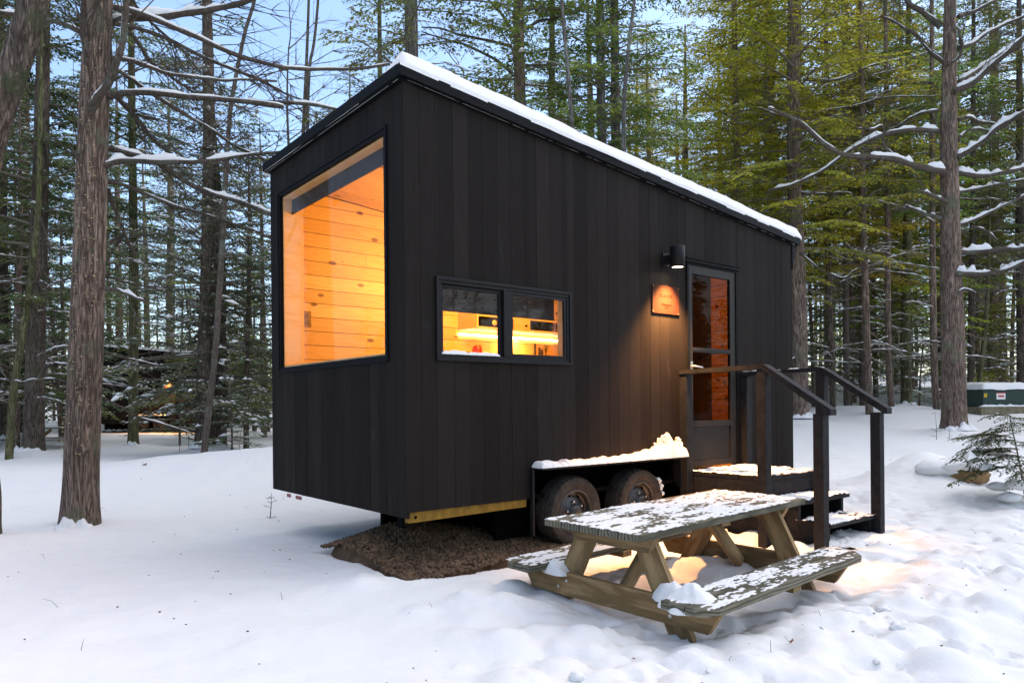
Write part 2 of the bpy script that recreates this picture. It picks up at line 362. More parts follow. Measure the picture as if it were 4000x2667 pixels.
def under(x, y):      # 1 inside the bare gravel patch under the cabin
    dx, dy = x - CC[0], y - CC[1]; t = dx * CA[0] + dy * CA[1]; s = dx * CB[0] + dy * CB[1]
    n = .07 * vnoise(x * 5, y * 5, 3) + .05 * vnoise(x * 13, y * 13, 4)
    e = np.minimum(np.minimum(t + .06, 1.9 - t), np.minimum(s + .14, 1.22 - s)) + n
    return np.clip(e / .10 + .5, 0, 1), t, s
def ground(x, y):
    x = np.atleast_1d(np.asarray(x, float)); y = np.atleast_1d(np.asarray(y, float)); sh = x.shape
    x = x.ravel(); y = y.ravel(); z = base_z(x, y)
    rr = np.hypot(x, y)
    z = z + .10 * fbm(x * .35, y * .35, 3, 11) * np.clip((rr - 2) / 8, .15, 1) + .045 * fbm(x * 1.1, y * 1.1, 3, 21) + .014 * fbm(x * 4, y * 4, 3, 31)
    rough = np.clip((x + .6) / 1.4, 0, 1) * np.clip((9.5 - y) / 3, 0, 1)
    cr = np.abs(fbm(x * 3.1 + .4 * vnoise(x * 2, y * 2, 71), y * 3.1, 4, 72)); z = z - rough * .05 * np.clip(1 - cr / .09, 0, 1) ** 1.5 + (.2 + .8 * rough) * .010 * fbm(x * 11, y * 11, 3, 81)
    z = z + rough * (.035 * fbm(x * 4.5, y * 4.5, 4, 41) + .012 * np.abs(fbm(x * 14, y * 14, 2, 51)))
    lump = np.zeros_like(z)
    for bx, by, a, r, p in BUMPS + TREE_MOUNDS:
        m = (np.abs(x - bx) < 2.6 * r) & (np.abs(y - by) < 2.6 * r)
        if m.any():
            d2 = ((x[m] - bx) ** 2 + (y[m] - by) ** 2) / (r * r); g = a * np.exp(-.5 * d2 ** (p / 2) * 1.2)
            if r < .25 and a > 0: lump[m] = np.maximum(lump[m], g)
            else: z[m] += g
    z = z + lump
    u, t, s = under(x, y); u = u * u * (3 - 2 * u)
    z = z - .16 * u
    return z.reshape(sh)
def gz(x, y): return float(ground(x, y)[0])
# ------------------------------------------------------------------ tree table (photo trunks): name -> (px base, distance, radius, path px list, ...)
TREES = [
 # key, px at base, y, radius(m), [(px,py) upward], bark, crown kind, label
 ("bigleft", 303, 7.35, .158, [(303, 2032), (330, 1500), (348, 1000), (365, 500), (384, 0), (392, -500)], 'BARK'),
 ("farleft", -60, 6.3, .13, [(-75, 1870), (-150, 1500), (-130, 1000), (-40, 560), (60, 250), (135, 0), (210, -400)], 'BARKD'),
 ("left2", 127, 16.5, .20, [(127, 1776), (140, 1400), (152, 900), (165, 400), (172, 0), (175, -500)], 'BARKD'),
 ("left3", 82, 24, .22, [(82, 1700), (88, 1200), (95, 600), (100, 0)], 'BARKD'),
 ("left4", 28, 15.5, .075, [(28, 1765), (50, 1550), (85, 1330), (120, 1100), (150, 800), (160, 300)], 'BARKM'),
 ("left5", 519, 18.5, .115, [(519, 1750), (521, 1400), (521, 900), (515, 400), (512, 0)], 'BARKM'),
 ("pairleft", 785, 16, .13, [(782, 1765), (795, 1400), (808, 900), (812, 400), (814, 0)], 'BARKD'),
 ("deadstrip", 848, 16.6, .19, [(848, 1765), (852, 1400), (848, 900), (820, 500), (812, 200), (806, -100), (800, -700)], 'BARKD'),
 ("lean", 792, 13.6, .06, [(790, 1811), (815, 1600), (842, 1359), (865, 1000), (893, 510), (918, 319), (957, 128), (995, 0), (1050, -250)], 'LIMB'),
 ("roof1", 1608, 15, .19, [(1608, 1700), (1610, 800), (1608, 300), (1606, 0), (1604, -600)], 'BARKG'),
 ("roof2", 2030, 16, .165, [(2040, 1650), (2036, 900), (2030, 400), (2025, 0), (2020, -600)], 'BARK'),
 ("roof3", 2157, 20, .14, [(2160, 1650), (2155, 800), (2157, 0), (2158, -600)], 'BARKM'),
 ("birch", 2225, 12.5, .052, [(2262, 1650), (2245, 900), (2234, 500), (2215, 250), (2195, 0), (2180, -400)], 'BARKG'),
 ("roof4", 2350, 16, .125, [(2360, 1650), (2356, 800), (2348, 400), (2343, 0), (2340, -600)], 'BARKG'),
 ("roof5", 2405, 16.4, .14, [(2410, 1650), (2408, 800), (2404, 400), (2400, 0), (2396, -600)], 'BARKG'),
 ("roof6", 2440, 13, .055, [(2438, 1650), (2436, 560), (2445, 300), (2462, 130), (2478, 0), (2520, -400)], 'BARKG'),
 ("stem1", 1190, 14.5, .05, [(1170, 1650), (1180, 700), (1184, 536), (1198, 223), (1206, 0), (1215, -400)], 'LIMB'),
 ("stem2", 1200, 14.2, .045, [(1195, 1650), (1200, 600), (1208, 280), (1225, 180), (1238, 60), (1246, -60), (1260, -400)], 'LIMB'),
 ("olive", 1490, 21, .10, [(1496, 1650), (1490, 700), (1484, 300), (1482, 0), (1480, -500)], 'BARKM'),
 ("rear", 3118, 18, .20, [(3122, 1652), (3120, 1200), (3105, 800), (3100, 450), (3098, 0), (3096, -500)], 'BARK'),
 ("bigright", 3728, 16, .235, [(3728, 1708), (3722, 1400), (3712, 900), (3706, 500), (3712, 0), (3715, -500)], 'BARK'),
 ("r3", 3538, 23, .15, [(3540, 1575), (3538, 1200), (3546, 850), (3545, 400), (3550, 0)], 'BARKM'),
 ("r4", 3396, 19.5, .09, [(3398, 1590), (3388, 1400), (3380, 1100), (3372, 800), (3366, 300), (3362, 0)], 'BARK'),
 ("r5", 3482, 20.5, .08, [(3485, 1588), (3472, 1450), (3468, 1200), (3466, 800), (3460, 200)], 'BARK'),
 ("r6", 3369, 23, .085, [(3369, 1590), (3366, 1200), (3360, 700), (3356, 0)], 'BARKD'),
 ("r7", 3308, 22, .09, [(3309, 1580), (3304, 1200), (3302, 900), (3296, 400), (3294, 0)], 'LIMB'),
 ("r8", 3252, 21, .085, [(3254, 1570), (3250, 1450), (3240, 1200), (3236, 900), (3230, 400)], 'BARKD'),
 ("r9", 3662, 20, .085, [(3662, 1604), (3650, 1450), (3645, 1150), (3642, 800), (3640, 200)], 'BARK'),
 ("r10", 3790, 24, .11, [(3790, 1590), (3795, 1300), (3800, 900), (3802, 200)], 'BARKD'),
 ("r11", 3812, 23, .07, [(3812, 1590), (3830, 1450), (3852, 1250), (3862, 1000), (3870, 500)], 'BARKM'),
 ("r12", 3873, 29, .19, [(3873, 1530), (3878, 1300), (3886, 900), (3890, 300)], 'BARK'),
 ("r13", 3992, 24, .15, [(3992, 1600), (3990, 1200), (3985, 700), (3980, 0)], 'BARKD'),
 ("edge", 8, 22, .2, [(8, 1680), (5, 1200), (2, 600), (0, 0)], 'BARKD'),
]
for tr in TREES:
    p = at(tr[1], 1600, tr[2]); rr = tr[3]
    if rr > .1: TREE_MOUNDS.append((p.x, p.y, (.10 + rr * .35) * (.35 if tr[0] == 'bigleft' else 1), .32 + rr * 1.1, 2.0))

# ------------------------------------------------------------------ snow ground
def axis(lo, hi, step, far, g):
    a = list(np.arange(lo, hi, step)); s = step; x = a[-1]
    while x < far: s *= g; x += s; a.append(x)
    s = step; x = lo; pre = []
    while x > -far: s *= g; x -= s; pre.append(x)
    return np.array(pre[::-1] + a)
gx = axis(-4.2, 5.6, .034, 170, 1.05); gy = axis(1.2, 9.6, .034, 170, 1.05)
X, Y = np.meshgrid(gx, gy, indexing='ij'); Z = ground(X, Y)
m = MB(); m.add(np.stack([X, Y, Z], -1).reshape(-1, 3), grid_faces(len(gx), len(gy), False)[:, ::-1], 0, True)
_b = bmesh.new(); bmesh.ops.create_icosphere(_b, subdivisions=3, radius=1); i3 = np.array([v.co[:] for v in _b.verts]); f3 = np.array([[v.index for v in f.verts] for f in _b.faces]); _b.free()
rc = np.random.default_rng(19)
for i in range(12):
    q = rc.random()
    if q < .62: s_, d_ = rc.normal(.85, .75), rc.normal(-1.12, .17)
    elif q < .82: s_, d_ = rc.normal(-.4, .22), rc.normal(-.2, .6)
    else: s_, d_ = rc.normal(2.3, .5), rc.normal(-.6, .8)
    x = .42 + math.cos(.7295) * s_ - math.sin(.7295) * d_; y = 4.01 + math.sin(.7295) * s_ + math.cos(.7295) * d_; r = .010 + .04 * rc.random() ** 3
    dd = 1 + .55 * fbm(i3[:, 0] * 1.7 + i, i3[:, 1] * 1.7 + i3[:, 2] * 1.3, 3, i) + .25 * fbm(i3[:, 0] * 6 + i, i3[:, 2] * 6 + i3[:, 1] * 4, 2, i + 3)
    m.add(i3 * dd[:, None] * r * np.array([rc.uniform(.8, 1.4), rc.uniform(.8, 1.4), rc.uniform(.5, .9)]) + np.array([x, y, gz(x, y) + r * .15]), f3, 0, True)
tag(m.build("snow_ground", M_SNOW), kind="structure")

# gravel mound under the cabin
def gravel_h(x, y):
    u, t, s = under(x, y)
    return np.asarray(-.035 + .23 * np.exp(-((t - .45) / .62) ** 2 - ((s - .78) / .5) ** 2) + .05 * np.clip(t / 1.2, 0, 1) + .02 * fbm(x * 7, y * 7, 3, 5))
tt, ss = np.meshgrid(np.linspace(-.12, 4.6, 120), np.linspace(-.2, 2.5, 70), indexing='ij')
px_ = CC[0] + CA[0] * tt + CB[0] * ss; py_ = CC[1] + CA[1] * tt + CB[1] * ss
u_, _, _ = under(px_, py_)
hz = gravel_h(px_, py_); edge = np.clip(np.minimum(np.minimum(tt + .12, 4.6 - tt), np.minimum(ss + .2, 2.5 - ss)) / .15, 0, 1); inn = np.clip((tt - 1.7) / .3, 0, 1)
hz = np.where(edge < 1, hz - .25 * (1 - edge), hz)
hz = hz * .88 - .16 * (1 - u_) * ((ss > .95) | (tt < .15) | (ss < .02))
gm = MB(); gm.add(np.stack([px_, py_, hz], -1).reshape(-1, 3), grid_faces(120, 70, False), 0, True)
rg = np.random.default_rng(5); ico = bmesh.new(); bmesh.ops.create_icosphere(ico, subdivisions=1, radius=1); iv = np.array([v.co[:] for v in ico.verts]); ifc = np.array([[v.index for v in f.verts] for f in ico.faces]); ico.free()
ns = 9000; st = rg.uniform(-.06, 1.9, ns); s2 = rg.uniform(-.14, 1.3, ns); x = CC[0] + CA[0] * st + CB[0] * s2; y = CC[1] + CA[1] * st + CB[1] * s2
u, _, _ = under(x, y); k = u > .35; x, y = x[k], y[k]; n = len(x); r = rg.uniform(.008, .019, n)
V = iv[None] * (1 + .35 * rg.standard_normal((n, len(iv), 1)).clip(-1, 1)) * rg.uniform(.6, 1.2, (n, 1, 3)) * r[:, None, None]
V = V + np.stack([x, y, gravel_h(x, y) * .88 + r * .4], -1)[:, None]
gm.add(V.reshape(-1, 3), (ifc[None] + (np.arange(n) * len(iv))[:, None, None]).reshape(-1, 3), 0)
tag(gm.build("gravel", M_GRAV), "heap of brown gravel lying bare under the black cabin", "gravel", kind="stuff")

# ------------------------------------------------------------------ the cabin (local x along the long wall, y into the cabin, z up)
H0 = CAMH
def zr(z): return z + H0
cab = empty("tiny_cabin", (CC[0], CC[1], 0), CYAW)
tag(cab, "black plank tiny cabin on wheels with snowy roof and glowing picture window, in the foreground", "cabin")
L, W = 4.885, 2.44
def roof_z(t): return zr(2.222 - .456 * t / L)
def wall(mb, width_list, open_, zb, zt, place, th, gap=.0024):
    """boards of given edges; open_ = [(a,b,z0,z1)], place(u, z, d) -> xyz with d the depth outwards"""
    for a, b in width_list:
        cuts = sorted({a, b} | {c for o in open_ for c in o[:2] if a < c < b})
        j = rnd.uniform(0, .0025)
        ivs = []
        for c0, c1 in zip(cuts[:-1], cuts[1:]):
            mid = (c0 + c1) / 2; segs = [(None, None)]; lo = 'b'; cur = [(zb, 't')]
            ops = sorted([(o[2], o[3]) for o in open_ if o[0] <= mid <= o[1]])
            z = zb; rows = []
            for o0, o1 in ops:
                if o0 > z + 1e-4: rows.append((z, o0))
                z = o1
            rows.append((z, 't')); ivs.append((c0, c1, rows))
        for c0, c1, rows in ivs:
            g0 = gap / 2 if c0 == a else 0; g1 = gap / 2 if c1 == b else 0
            x0, x1 = c0 + g0, c1 - g1
            for z0, z1 in rows:
                za, zb_ = (zt(x0), zt(x1)) if z1 == 't' else (z1, z1)
                if min(za, zb_) - z0 < .002: continue
                d = th + j
                mb.hexa([place(x0, z0, 0), place(x1, z0, 0), place(x1, z0, d), place(x0, z0, d), place(x0, za, 0), place(x1, zb_, 0), place(x1, zb_, d), place(x0, za, d)])
def boards(a, b, w0, w1):
    e = [a]
    while e[-1] < b - .05:
        e.append(e[-1] + rnd.uniform(w0, w1))
    e[-1] = b
    return list(zip(e[:-1], e[1:]))
side_place = lambda u, z, d: (u, .025 - d, z)
front_place = lambda u, z, d: (.025 - d, u, z)
rear_place = lambda u, z, d: (L - .025 + d, u, z)
left_place = lambda u, z, d: (u, W - .025 + d, z)
WIN = (.262, 1.508, zr(.338), zr(.886)); DOOR = (3.03, 3.825, zr(-.62), zr(1.33)); WELL = (1.107, 2.86, 0, zr(-.475)); FW = (.235, 2.222, zr(.335), zr(1.945))
SB = zr(-.716)
def side_top(t): return roof_z(t) - .012
mb = MB(); wall(mb, boards(.0, L, .115, .15), [WIN, DOOR, WELL], SB, side_top, side_place, .022); mb.build("side_wall", M_SIDE, cab)
mb = MB(); wall(mb, [(.003, .125)] + boards(.125, W - .11, .125, .15) + [(W - .11, W)], [FW], zr(-.756), lambda s: roof_z(0) - .012, front_place, .026); mb.build("front_wall", M_SIDE, cab)
mb = MB(); wall(mb, boards(0, W, .13, .15), [], SB, lambda s: roof_z(L) - .012, rear_place, .022); mb.build("rear_wall", M_SIDE, cab)
mb = MB(); wall(mb, boards(0, L, .13, .15), [], SB, side_top, left_place, .022); mb.build("far_side_wall", M_SIDE, cab)
# corner board, sill skirts, inner shell
mb = MB(); mb.box(-.004, .07, -.006, -.0015 + .0, zr(-.716), roof_z(.03) - .02)
mb.build("corner_board", M_SIDE, cab)
def shell(mb, open_, u0, u1, z0, zt, place, d0, d1):
    us = sorted({u0, u1} | {c for o in open_ for c in o[:2] if u0 < c < u1})
    for a, b in zip(us[:-1], us[1:]):
        m_ = (a + b) / 2; z = z0
        for o in sorted([(o[2], o[3]) for o in open_ if o[0] <= m_ <= o[1]]) + [(None, None)]:
            hi0, hi1 = (zt(a), zt(b)) if o[0] is None else (o[0], o[0])
            if min(hi0, hi1) > z + .002:
                mb.hexa([place(a, z, d0), place(b, z, d0), place(b, z, d1), place(a, z, d1), place(a, hi0, d0), place(b, hi1, d0), place(b, hi1, d1), place(a, hi0, d1)])
            z = o[1] if o[1] else z
mb = MB()
shell(mb, [WIN, DOOR, WELL], .028, L - .028, SB + .005, lambda t: side_top(t) - .02, lambda u, z, d: (u, d, z), .027, .06)
shell(mb, [FW], .028, W - .028, SB + .005, lambda t: roof_z(0) - .035, lambda u, z, d: (d, u, z), .027, .06)
mb.box(L - .06, L - .027, .06, W - .06, SB + .005, roof_z(L) - .04)
mb.hexa([(.062, W - .06, SB), (L - .062, W - .06, SB), (L - .062, W - .027, SB), (.062, W - .027, SB), (.062, W - .06, side_top(.06) - .02), (L - .062, W - .06, side_top(L) - .03), (L - .062, W - .027, side_top(L) - .03), (.062, W - .027, side_top(.06) - .02)])
mb.build("wall_core", M_DARK, cab)
# inside: pine boards
def pine_wall(mb, u0, u1, z0, zt, place, th=.012, hgt=.135, open_=()):
    z = z0; i = 0
    while z < zt(u0):
        z1 = z + hgt; br = [u0]
        while u1 - br[-1] > 2.0: br.append(br[-1] + rnd.uniform(.7, 1.7))
        br.append(u1)
        for a, b in zip(br[:-1], br[1:]):
            cuts = sorted({a, b} | {c for o in open_ for c in o[:2] if a < c < b})
            for c0, c1 in zip(cuts[:-1], cuts[1:]):
                mm_ = (c0 + c1) / 2; lo, hi = z + .0025, z1 - .0025
                for o in open_:
                    if o[0] <= mm_ <= o[1]:
                        if lo >= o[2] - .001 and hi <= o[3] + .001: lo = hi
                        elif lo < o[2] < hi: hi = o[2]
                        elif lo < o[3] < hi: lo = o[3]
                if hi - lo < .004: continue
                g0 = .0012 if c0 == a else 0; g1 = .0012 if c1 == b else 0
                h0, h1 = min(hi, zt(c0)), min(hi, zt(c1))
                if min(h0, h1) - lo < .004: continue
                mb.hexa([place(c0 + g0, lo, 0), place(c1 - g1, lo, 0), place(c1 - g1, lo, th), place(c0 + g0, lo, th), place(c0 + g0, h0, 0), place(c1 - g1, h1, 0), place(c1 - g1, h1, th), place(c0 + g0, h0, th)])
        z = z1
ceil = lambda t: roof_z(t) - .12
FL = zr(-.62)
mb = MB(); pine_wall(mb, .20, L - .08, FL, ceil, lambda u, z, d: (u, W - .075 - d, z)); mb.build("inner_plank_wall", M_PINE, cab)
mb = MB(); pine_wall(mb, .085, L - .08, FL, ceil, lambda u, z, d: (u, .064 + d, z), open_=[WIN, (1.0, 2.98, 0, .70), (DOOR[0], DOOR[1], FL, DOOR[3])])
pine_wall(mb, .085, W - .09, FL, lambda s: ceil(L), lambda u, z, d: (L - .064 - d, u, z))
mb.build("inner_side_wall", M_PINE, cab)
mb = MB()      # ceiling boards
for i in range(18):
    a, b = .09 + i * .125, .09 + (i + 1) * .125 - .004
    mb.hexa([(.065, a, ceil(.065)), (L - .07, a, ceil(L - .07)), (L - .07, b, ceil(L - .07)), (.065, b, ceil(.065)), (.065, a, ceil(.065) + .015), (L - .07, a, ceil(L - .07) + .015), (L - .07, b, ceil(L - .07) + .015), (.065, b, ceil(.065) + .015)])
mb.build("ceiling", M_PINE, cab)
mb = MB(); mb.box(.065, .995, .066, W - .075, FL - .05, FL - .001); mb.box(2.985, L - .065, .066, W - .075, FL - .05, FL - .001); mb.box(.9955, 2.9845, .365, W - .075, FL - .05, FL - .001); mb.build("floor", M_PLY, cab)
# roof deck, trim, snow
def slab(mb, x0, x1, y0, y1, lo, hi, zf, mi=0):
    mb.hexa([(x0, y0, zf(x0) + lo), (x1, y0, zf(x1) + lo), (x1, y1, zf(x1) + lo), (x0, y1, zf(x0) + lo), (x0, y0, zf(x0) + hi), (x1, y0, zf(x1) + hi), (x1, y1, zf(x1) + hi), (x0, y1, zf(x0) + hi)], mi)
mb = MB(); slab(mb, .0, L, .0, W, -.008, .03, roof_z); mb.build("roof", M_DARK, cab)
mb = MB()
slab(mb, -.055, L + .11, -.048, -.012, -.016, .058, roof_z); slab(mb, -.055, L + .11, W + .012, W + .055, -.016, .062, roof_z)
slab(mb, -.055, -.012, -.0115, W + .0115, -.016, .062, roof_z); slab(mb, L + .06, L + .11, -.0115, W + .0115, -.03, .058, roof_z)
slab(mb, L - .002, L + .0595, -.0115, W + .0115, -.02, .03, roof_z)
mb.poly_y([(L - .004, roof_z(L) - .02), (L + .10, roof_z(L) - .03), (L - .002, roof_z(L) - .30)], -.0105, .02)
mb.build("roof_trim", M_TRIM, cab, .004)
n1, n2 = 130, 60; uu = np.linspace(-.05, L + .13, n1); vv = np.linspace(-.05, W + .05, n2); U, V2 = np.meshgrid(uu, vv, indexing='ij')
de = np.minimum(np.minimum(U + .05, L + .13 - U), np.minimum(V2 + .05, W + .05 - V2))
hh = .03 + .10 * np.sqrt(np.clip(1 - (1 - np.clip(de / .07, 0, 1)) ** 2, 0, 1)) + .022 * fbm(U * 1.6, V2 * 1.6, 4, 61) + .008 * fbm(U * 9, V2 * 9, 3, 62)
tp = np.maximum(np.clip((U - .02) / .75, 0, 1), np.clip(1 - (V2 - .05) / .5, 0, 1)); hh = hh * (.25 + .75 * tp) - .07 * (1 - tp)
base_ = np.vectorize(roof_z)(U) + .045
off = .012 * fbm(U * 4, V2 * 4, 3, 63) * (de < .01)
top = np.stack([U, V2 + off, base_ + hh], -1); bot = np.stack([U, V2 + off, base_ - .0], -1)
mb = MB(); mb.add(top.reshape(-1, 3), grid_faces(n1, n2, False)[:, ::-1], 0, True)
for sl in (np.s_[:, 0], np.s_[:, -1], np.s_[0, :], np.s_[-1, :]):
    a, b = bot[sl], top[sl]; mb.add(np.stack([a, b]).reshape(-1, 3), grid_faces(2, len(a), False), 0, True)
mb.build("roof_snow", M_SNOW, cab)
mb = MB()      # thin snow lines lying on the ledge under the trim
for i in range(150):
    a = rnd.uniform(0, W); l = rnd.uniform(.03, .12); h = rnd.uniform(.006, .016); mb.hexa([(-.03, a, roof_z(0) - .024), (.0, a, roof_z(0) - .024), (.0, a + l, roof_z(0) - .024), (-.03, a + l, roof_z(0) - .024), (-.024, a, roof_z(0) - .024 + h), (.0, a, roof_z(0) - .024 + h), (.0, a + l, roof_z(0) - .024 + h), (-.024, a + l, roof_z(0) - .024 + h)])
for i in range(90):
    a = rnd.choice((rnd.uniform(0, L), rnd.uniform(.0, 2.3))); l = rnd.uniform(.04, .14); h = rnd.uniform(.002, .007); z0, z1 = roof_z(a) - .022, roof_z(a + l) - .022
    mb.hexa([(a, -.018, z0), (a + l, -.018, z1), (a + l, -.0, z1), (a, -.0, z0), (a, -.014, z0 + h), (a + l, -.014, z1 + h), (a + l, 0, z1 + h), (a, 0, z0 + h)])
mb.build("ledge_snow", M_SNOWB, cab)["kind"] = "stuff"
mb = MB()      # drip ledge carrying those lines
slab(mb, -.03, L, -.02, -.0065, -.03, -.022, roof_z); mb.box(-.034, -.004, -.0, W, roof_z(0) - .032, roof_z(0) - .0245); mb.build("drip_ledge", M_TRIM, cab)

# picture window
def frame(mb, a0, a1, z0, z1, wd, place, d0, d1, mi=0):
    for q in ((a0, a1, z0, z0 + wd), (a0, a1, z1 - wd, z1), (a0, a0 + wd, z0 + wd, z1 - wd), (a1 - wd, a1, z0 + wd, z1 - wd)):
        mb.hexa([place(q[0], q[2], d0), place(q[1], q[2], d0), place(q[1], q[2], d1), place(q[0], q[2], d1), place(q[0], q[3], d0), place(q[1], q[3], d0), place(q[1], q[3], d1), place(q[0], q[3], d1)], mi)
def fpl(u, z, d): return (-d, u, z)
def spl(u, z, d): return (u, -d, z)
mb = MB(); frame(mb, .215, 2.242, zr(.315), zr(1.965), .022, fpl, .001, .018); frame(mb, .2365, 2.2205, zr(.3365), zr(1.9435), .027, fpl, -.05, .010)
fw = mb.build("picture_window", M_TRIM, cab, .002)
mb = MB(); mb.box(.012, .018, .262, 2.195, zr(.362), zr(1.918)); mb.build("pane", M_GLASS, fw)
# window reveal lining (pine) and roller blind
mb = MB(); frame(mb, .2645, 2.1935, zr(.364), zr(1.916), .016, fpl, -.20, -.022); frame(mb, .2645 - .09, 2.1935 + .09, zr(.364) - .09, zr(1.916) + .04, .095, fpl, -.213, -.2005); mb.build("window_lining", M_PLY, cab)
mb = MB(); mb.box(.085, .198, 2.335, W - .0775, FL, ceil(.14) - .01); mb.box(.1985, .213, 2.325, W - .077, FL, ceil(.2) - .01); mb.build("corner_casing", M_PINE, cab)
# side window
mb = MB(); frame(mb, .240, 1.53, zr(.318), zr(.906), .022, spl, .001, .022); frame(mb, .2625, 1.5075, zr(.3395), zr(.8845), .024, spl, -.045, .012)
mb.box(.838, .902, -.016, .03, zr(.3645), zr(.8595))
sw = mb.build("sliding_window", M_METAL, cab, .002)
mb = MB(); frame(mb, .288, .8365, zr(.365), zr(.859), .026, spl, -.035, -.012); mb.build("sash", M_METAL, sw, .002)
mb = MB(); frame(mb, .9035, 1.482, zr(.365), zr(.859), .026, spl, -.012, .006); mb.build("sash", M_METAL, sw, .002)
mb = MB(); mb.box(.3145, .81, .020, .025, zr(.3915), zr(.8325)); mb.build("pane", M_GLASS, sw)
mb = MB(); mb.box(.93, 1.4555, .001, .006, zr(.3915), zr(.8325)); mb.build("pane", M_GLASS, sw)
mb = MB(); frame(mb, .264, 1.506, zr(.341), zr(.883), .014, spl, -.105, -.047); frame(mb, .20, 1.57, zr(.28), zr(.945), .074, spl, -.116, -.1055); mb.build("window_lining", M_PLY, cab)
def lump_strip(mb, P, wd, h, seed, step=.012, place=None):
    """snow lying on a ledge: P from a to b (local), width wd in -y, lumpy height"""
    n = max(6, int(abs(P[1] - P[0]) / step)); k = 9; u = np.linspace(P[0], P[1], n); a = np.linspace(0, math.pi, k)
    hv = np.array([h(t) for t in (u - P[0]) / (P[1] - P[0])]) * (1 + .7 * fbm(u * 23, u * 0 + seed, 3, seed)); e = np.clip(np.minimum(np.arange(n), np.arange(n)[::-1]) / 3, 0, 1) ** .5
    v = np.zeros((n, k, 3)); v[:, :, 0] = u[:, None]; v[:, :, 1] = P[2] - wd / 2 * (1 - np.cos(a))[None]; v[:, :, 2] = P[3] + (hv * e)[:, None] * np.sin(a)[None] ** .7
    v += .006 * np.stack([fbm(u[:, None] * 40 + i * 9, a[None] * 2.0 + v[:, :, 2] * 0, 2, seed + i) for i in range(3)], -1); v[:, 0, 2] = P[3]; v[:, -1, 2] = P[3]
    mb.add(v.reshape(-1, 3), grid_faces(n, k, False), 0, True)
mb = MB(); lump_strip(mb, (.285, .80, .012, zr(.366)), .03, lambda t: .03 * (1 - .4 * t), 3); mb.build("sill_snow", M_SNOWB, sw)

# door
def zbox(mb, t0, t1, z0, z1, d0, d1, mi=0): mb.box(t0, t1, -d1, -d0, zr(z0), zr(z1), mi)
mb = MB(); zbox(mb, 3.025, 3.05, -.62, 1.312, -.05, .016); zbox(mb, 3.806, 3.83, -.62, 1.312, -.05, .016); zbox(mb, 3.025, 3.83, 1.3135, 1.33, -.05, .016); mb.build("door_frame", M_TRIM, cab)
mb = MB(); zbox(mb, 2.99, 3.845, 1.331, 1.36, .001, .034); zbox(mb, 2.99, 3.845, 1.3605, 1.372, .001, .046); mb.build("door_header", M_TRIM, cab, .002)
mb = MB()
for q in ((3.052, 3.11, -.595, 1.311), (3.716, 3.804, -.595, 1.311), (3.1105, 3.7155, 1.231, 1.311), (3.1105, 3.7155, .492, .536), (3.1105, 3.7155, -.218, -.16), (3.1105, 3.7155, -.595, -.535)): zbox(mb, *q, -.028, .006)
zbox(mb, 3.1105, 3.7155, -.535, -.218, -.015, -.008); zbox(mb, 3.1105, 3.7155, .507, .521, .0062, .011)
dr = mb.build("door", M_BRONZE, cab, .0015)
mb = MB(); zbox(mb, 3.1105, 3.7155, .536, 1.231, -.014, -.009); mb.build("pane", M_GLASSD, dr)
mb = MB(); zbox(mb, 3.1105, 3.7155, -.16, .492, -.014, -.009); mb.build("pane", M_GLASSD, dr)
mb = MB(); zbox(mb, 3.064, 3.10, .30, .40, .006, .016); mb.tube([(3.082, -.016, zr(.355)), (3.082, -.05, zr(.355)), (3.10, -.058, zr(.353)), (3.19, -.058, zr(.345))], [.008, .008, .009, .007], 8); mb.build("handle", M_CHROME, dr)
# inner door / interior things seen through the panes
mb = MB(); mb.box(3.09, 3.55, .10, .14, FL, zr(1.28)); mb.build("inner_door", M_PINE, cab)
# wheel well, fender, wheels
mb = MB()
mb.box(1.085, 1.107, -.035, .0, zr(-1.0), zr(-.4755)); mb.box(1.107, 2.88, -.13, .02, zr(-.492), zr(-.475)); mb.box(2.862, 2.878, -.05, .0, zr(-.76), zr(-.4925))
mb.build("fender", M_METAL, cab, .002)
mb = MB(); mb.box(1.0, 2.98, .32, .36, .06, .70); mb.box(1.0, 2.98, .0605, .319, .672, .70); mb.box(1.108, 2.859, .028, .060, .6715, .70); mb.box(1.0, 1.02, .0605, .319, .36, .671); mb.box(2.96, 2.98, .0605, .319, .36, .671); mb.build("wheel_well", M_DARK, cab)
mb = MB(); lump_strip(mb, (1.10, 2.875, -.0, zr(-.476)), .135, lambda t: .04 + .05 * max(0, (t - .4) / .6) + .075 * math.exp(-((t - .85) / .085) ** 2) + .04 * math.exp(-((t - .955) / .03) ** 2), 8, .006)
for i in range(420):
    t = 2.2 + .66 * rnd.random() ** .8; pk = .155 * math.exp(-((t - 2.62) / .10) ** 2) + .13 * math.exp(-((t - 2.81) / .035) ** 2)
    r = rnd.uniform(.006, .017); y0 = -.055 + rnd.gauss(0, .018); h = pk * rnd.random() ** .7
    mb.add(iv * r * (1 + .35 * np.random.default_rng(i).standard_normal((len(iv), 1))) + np.array([t + rnd.gauss(0, .008), y0, zr(-.43) + h]), ifc, 0, True)
mb.build("fender_snow", M_SNOWB, cab)["kind"] = "stuff"
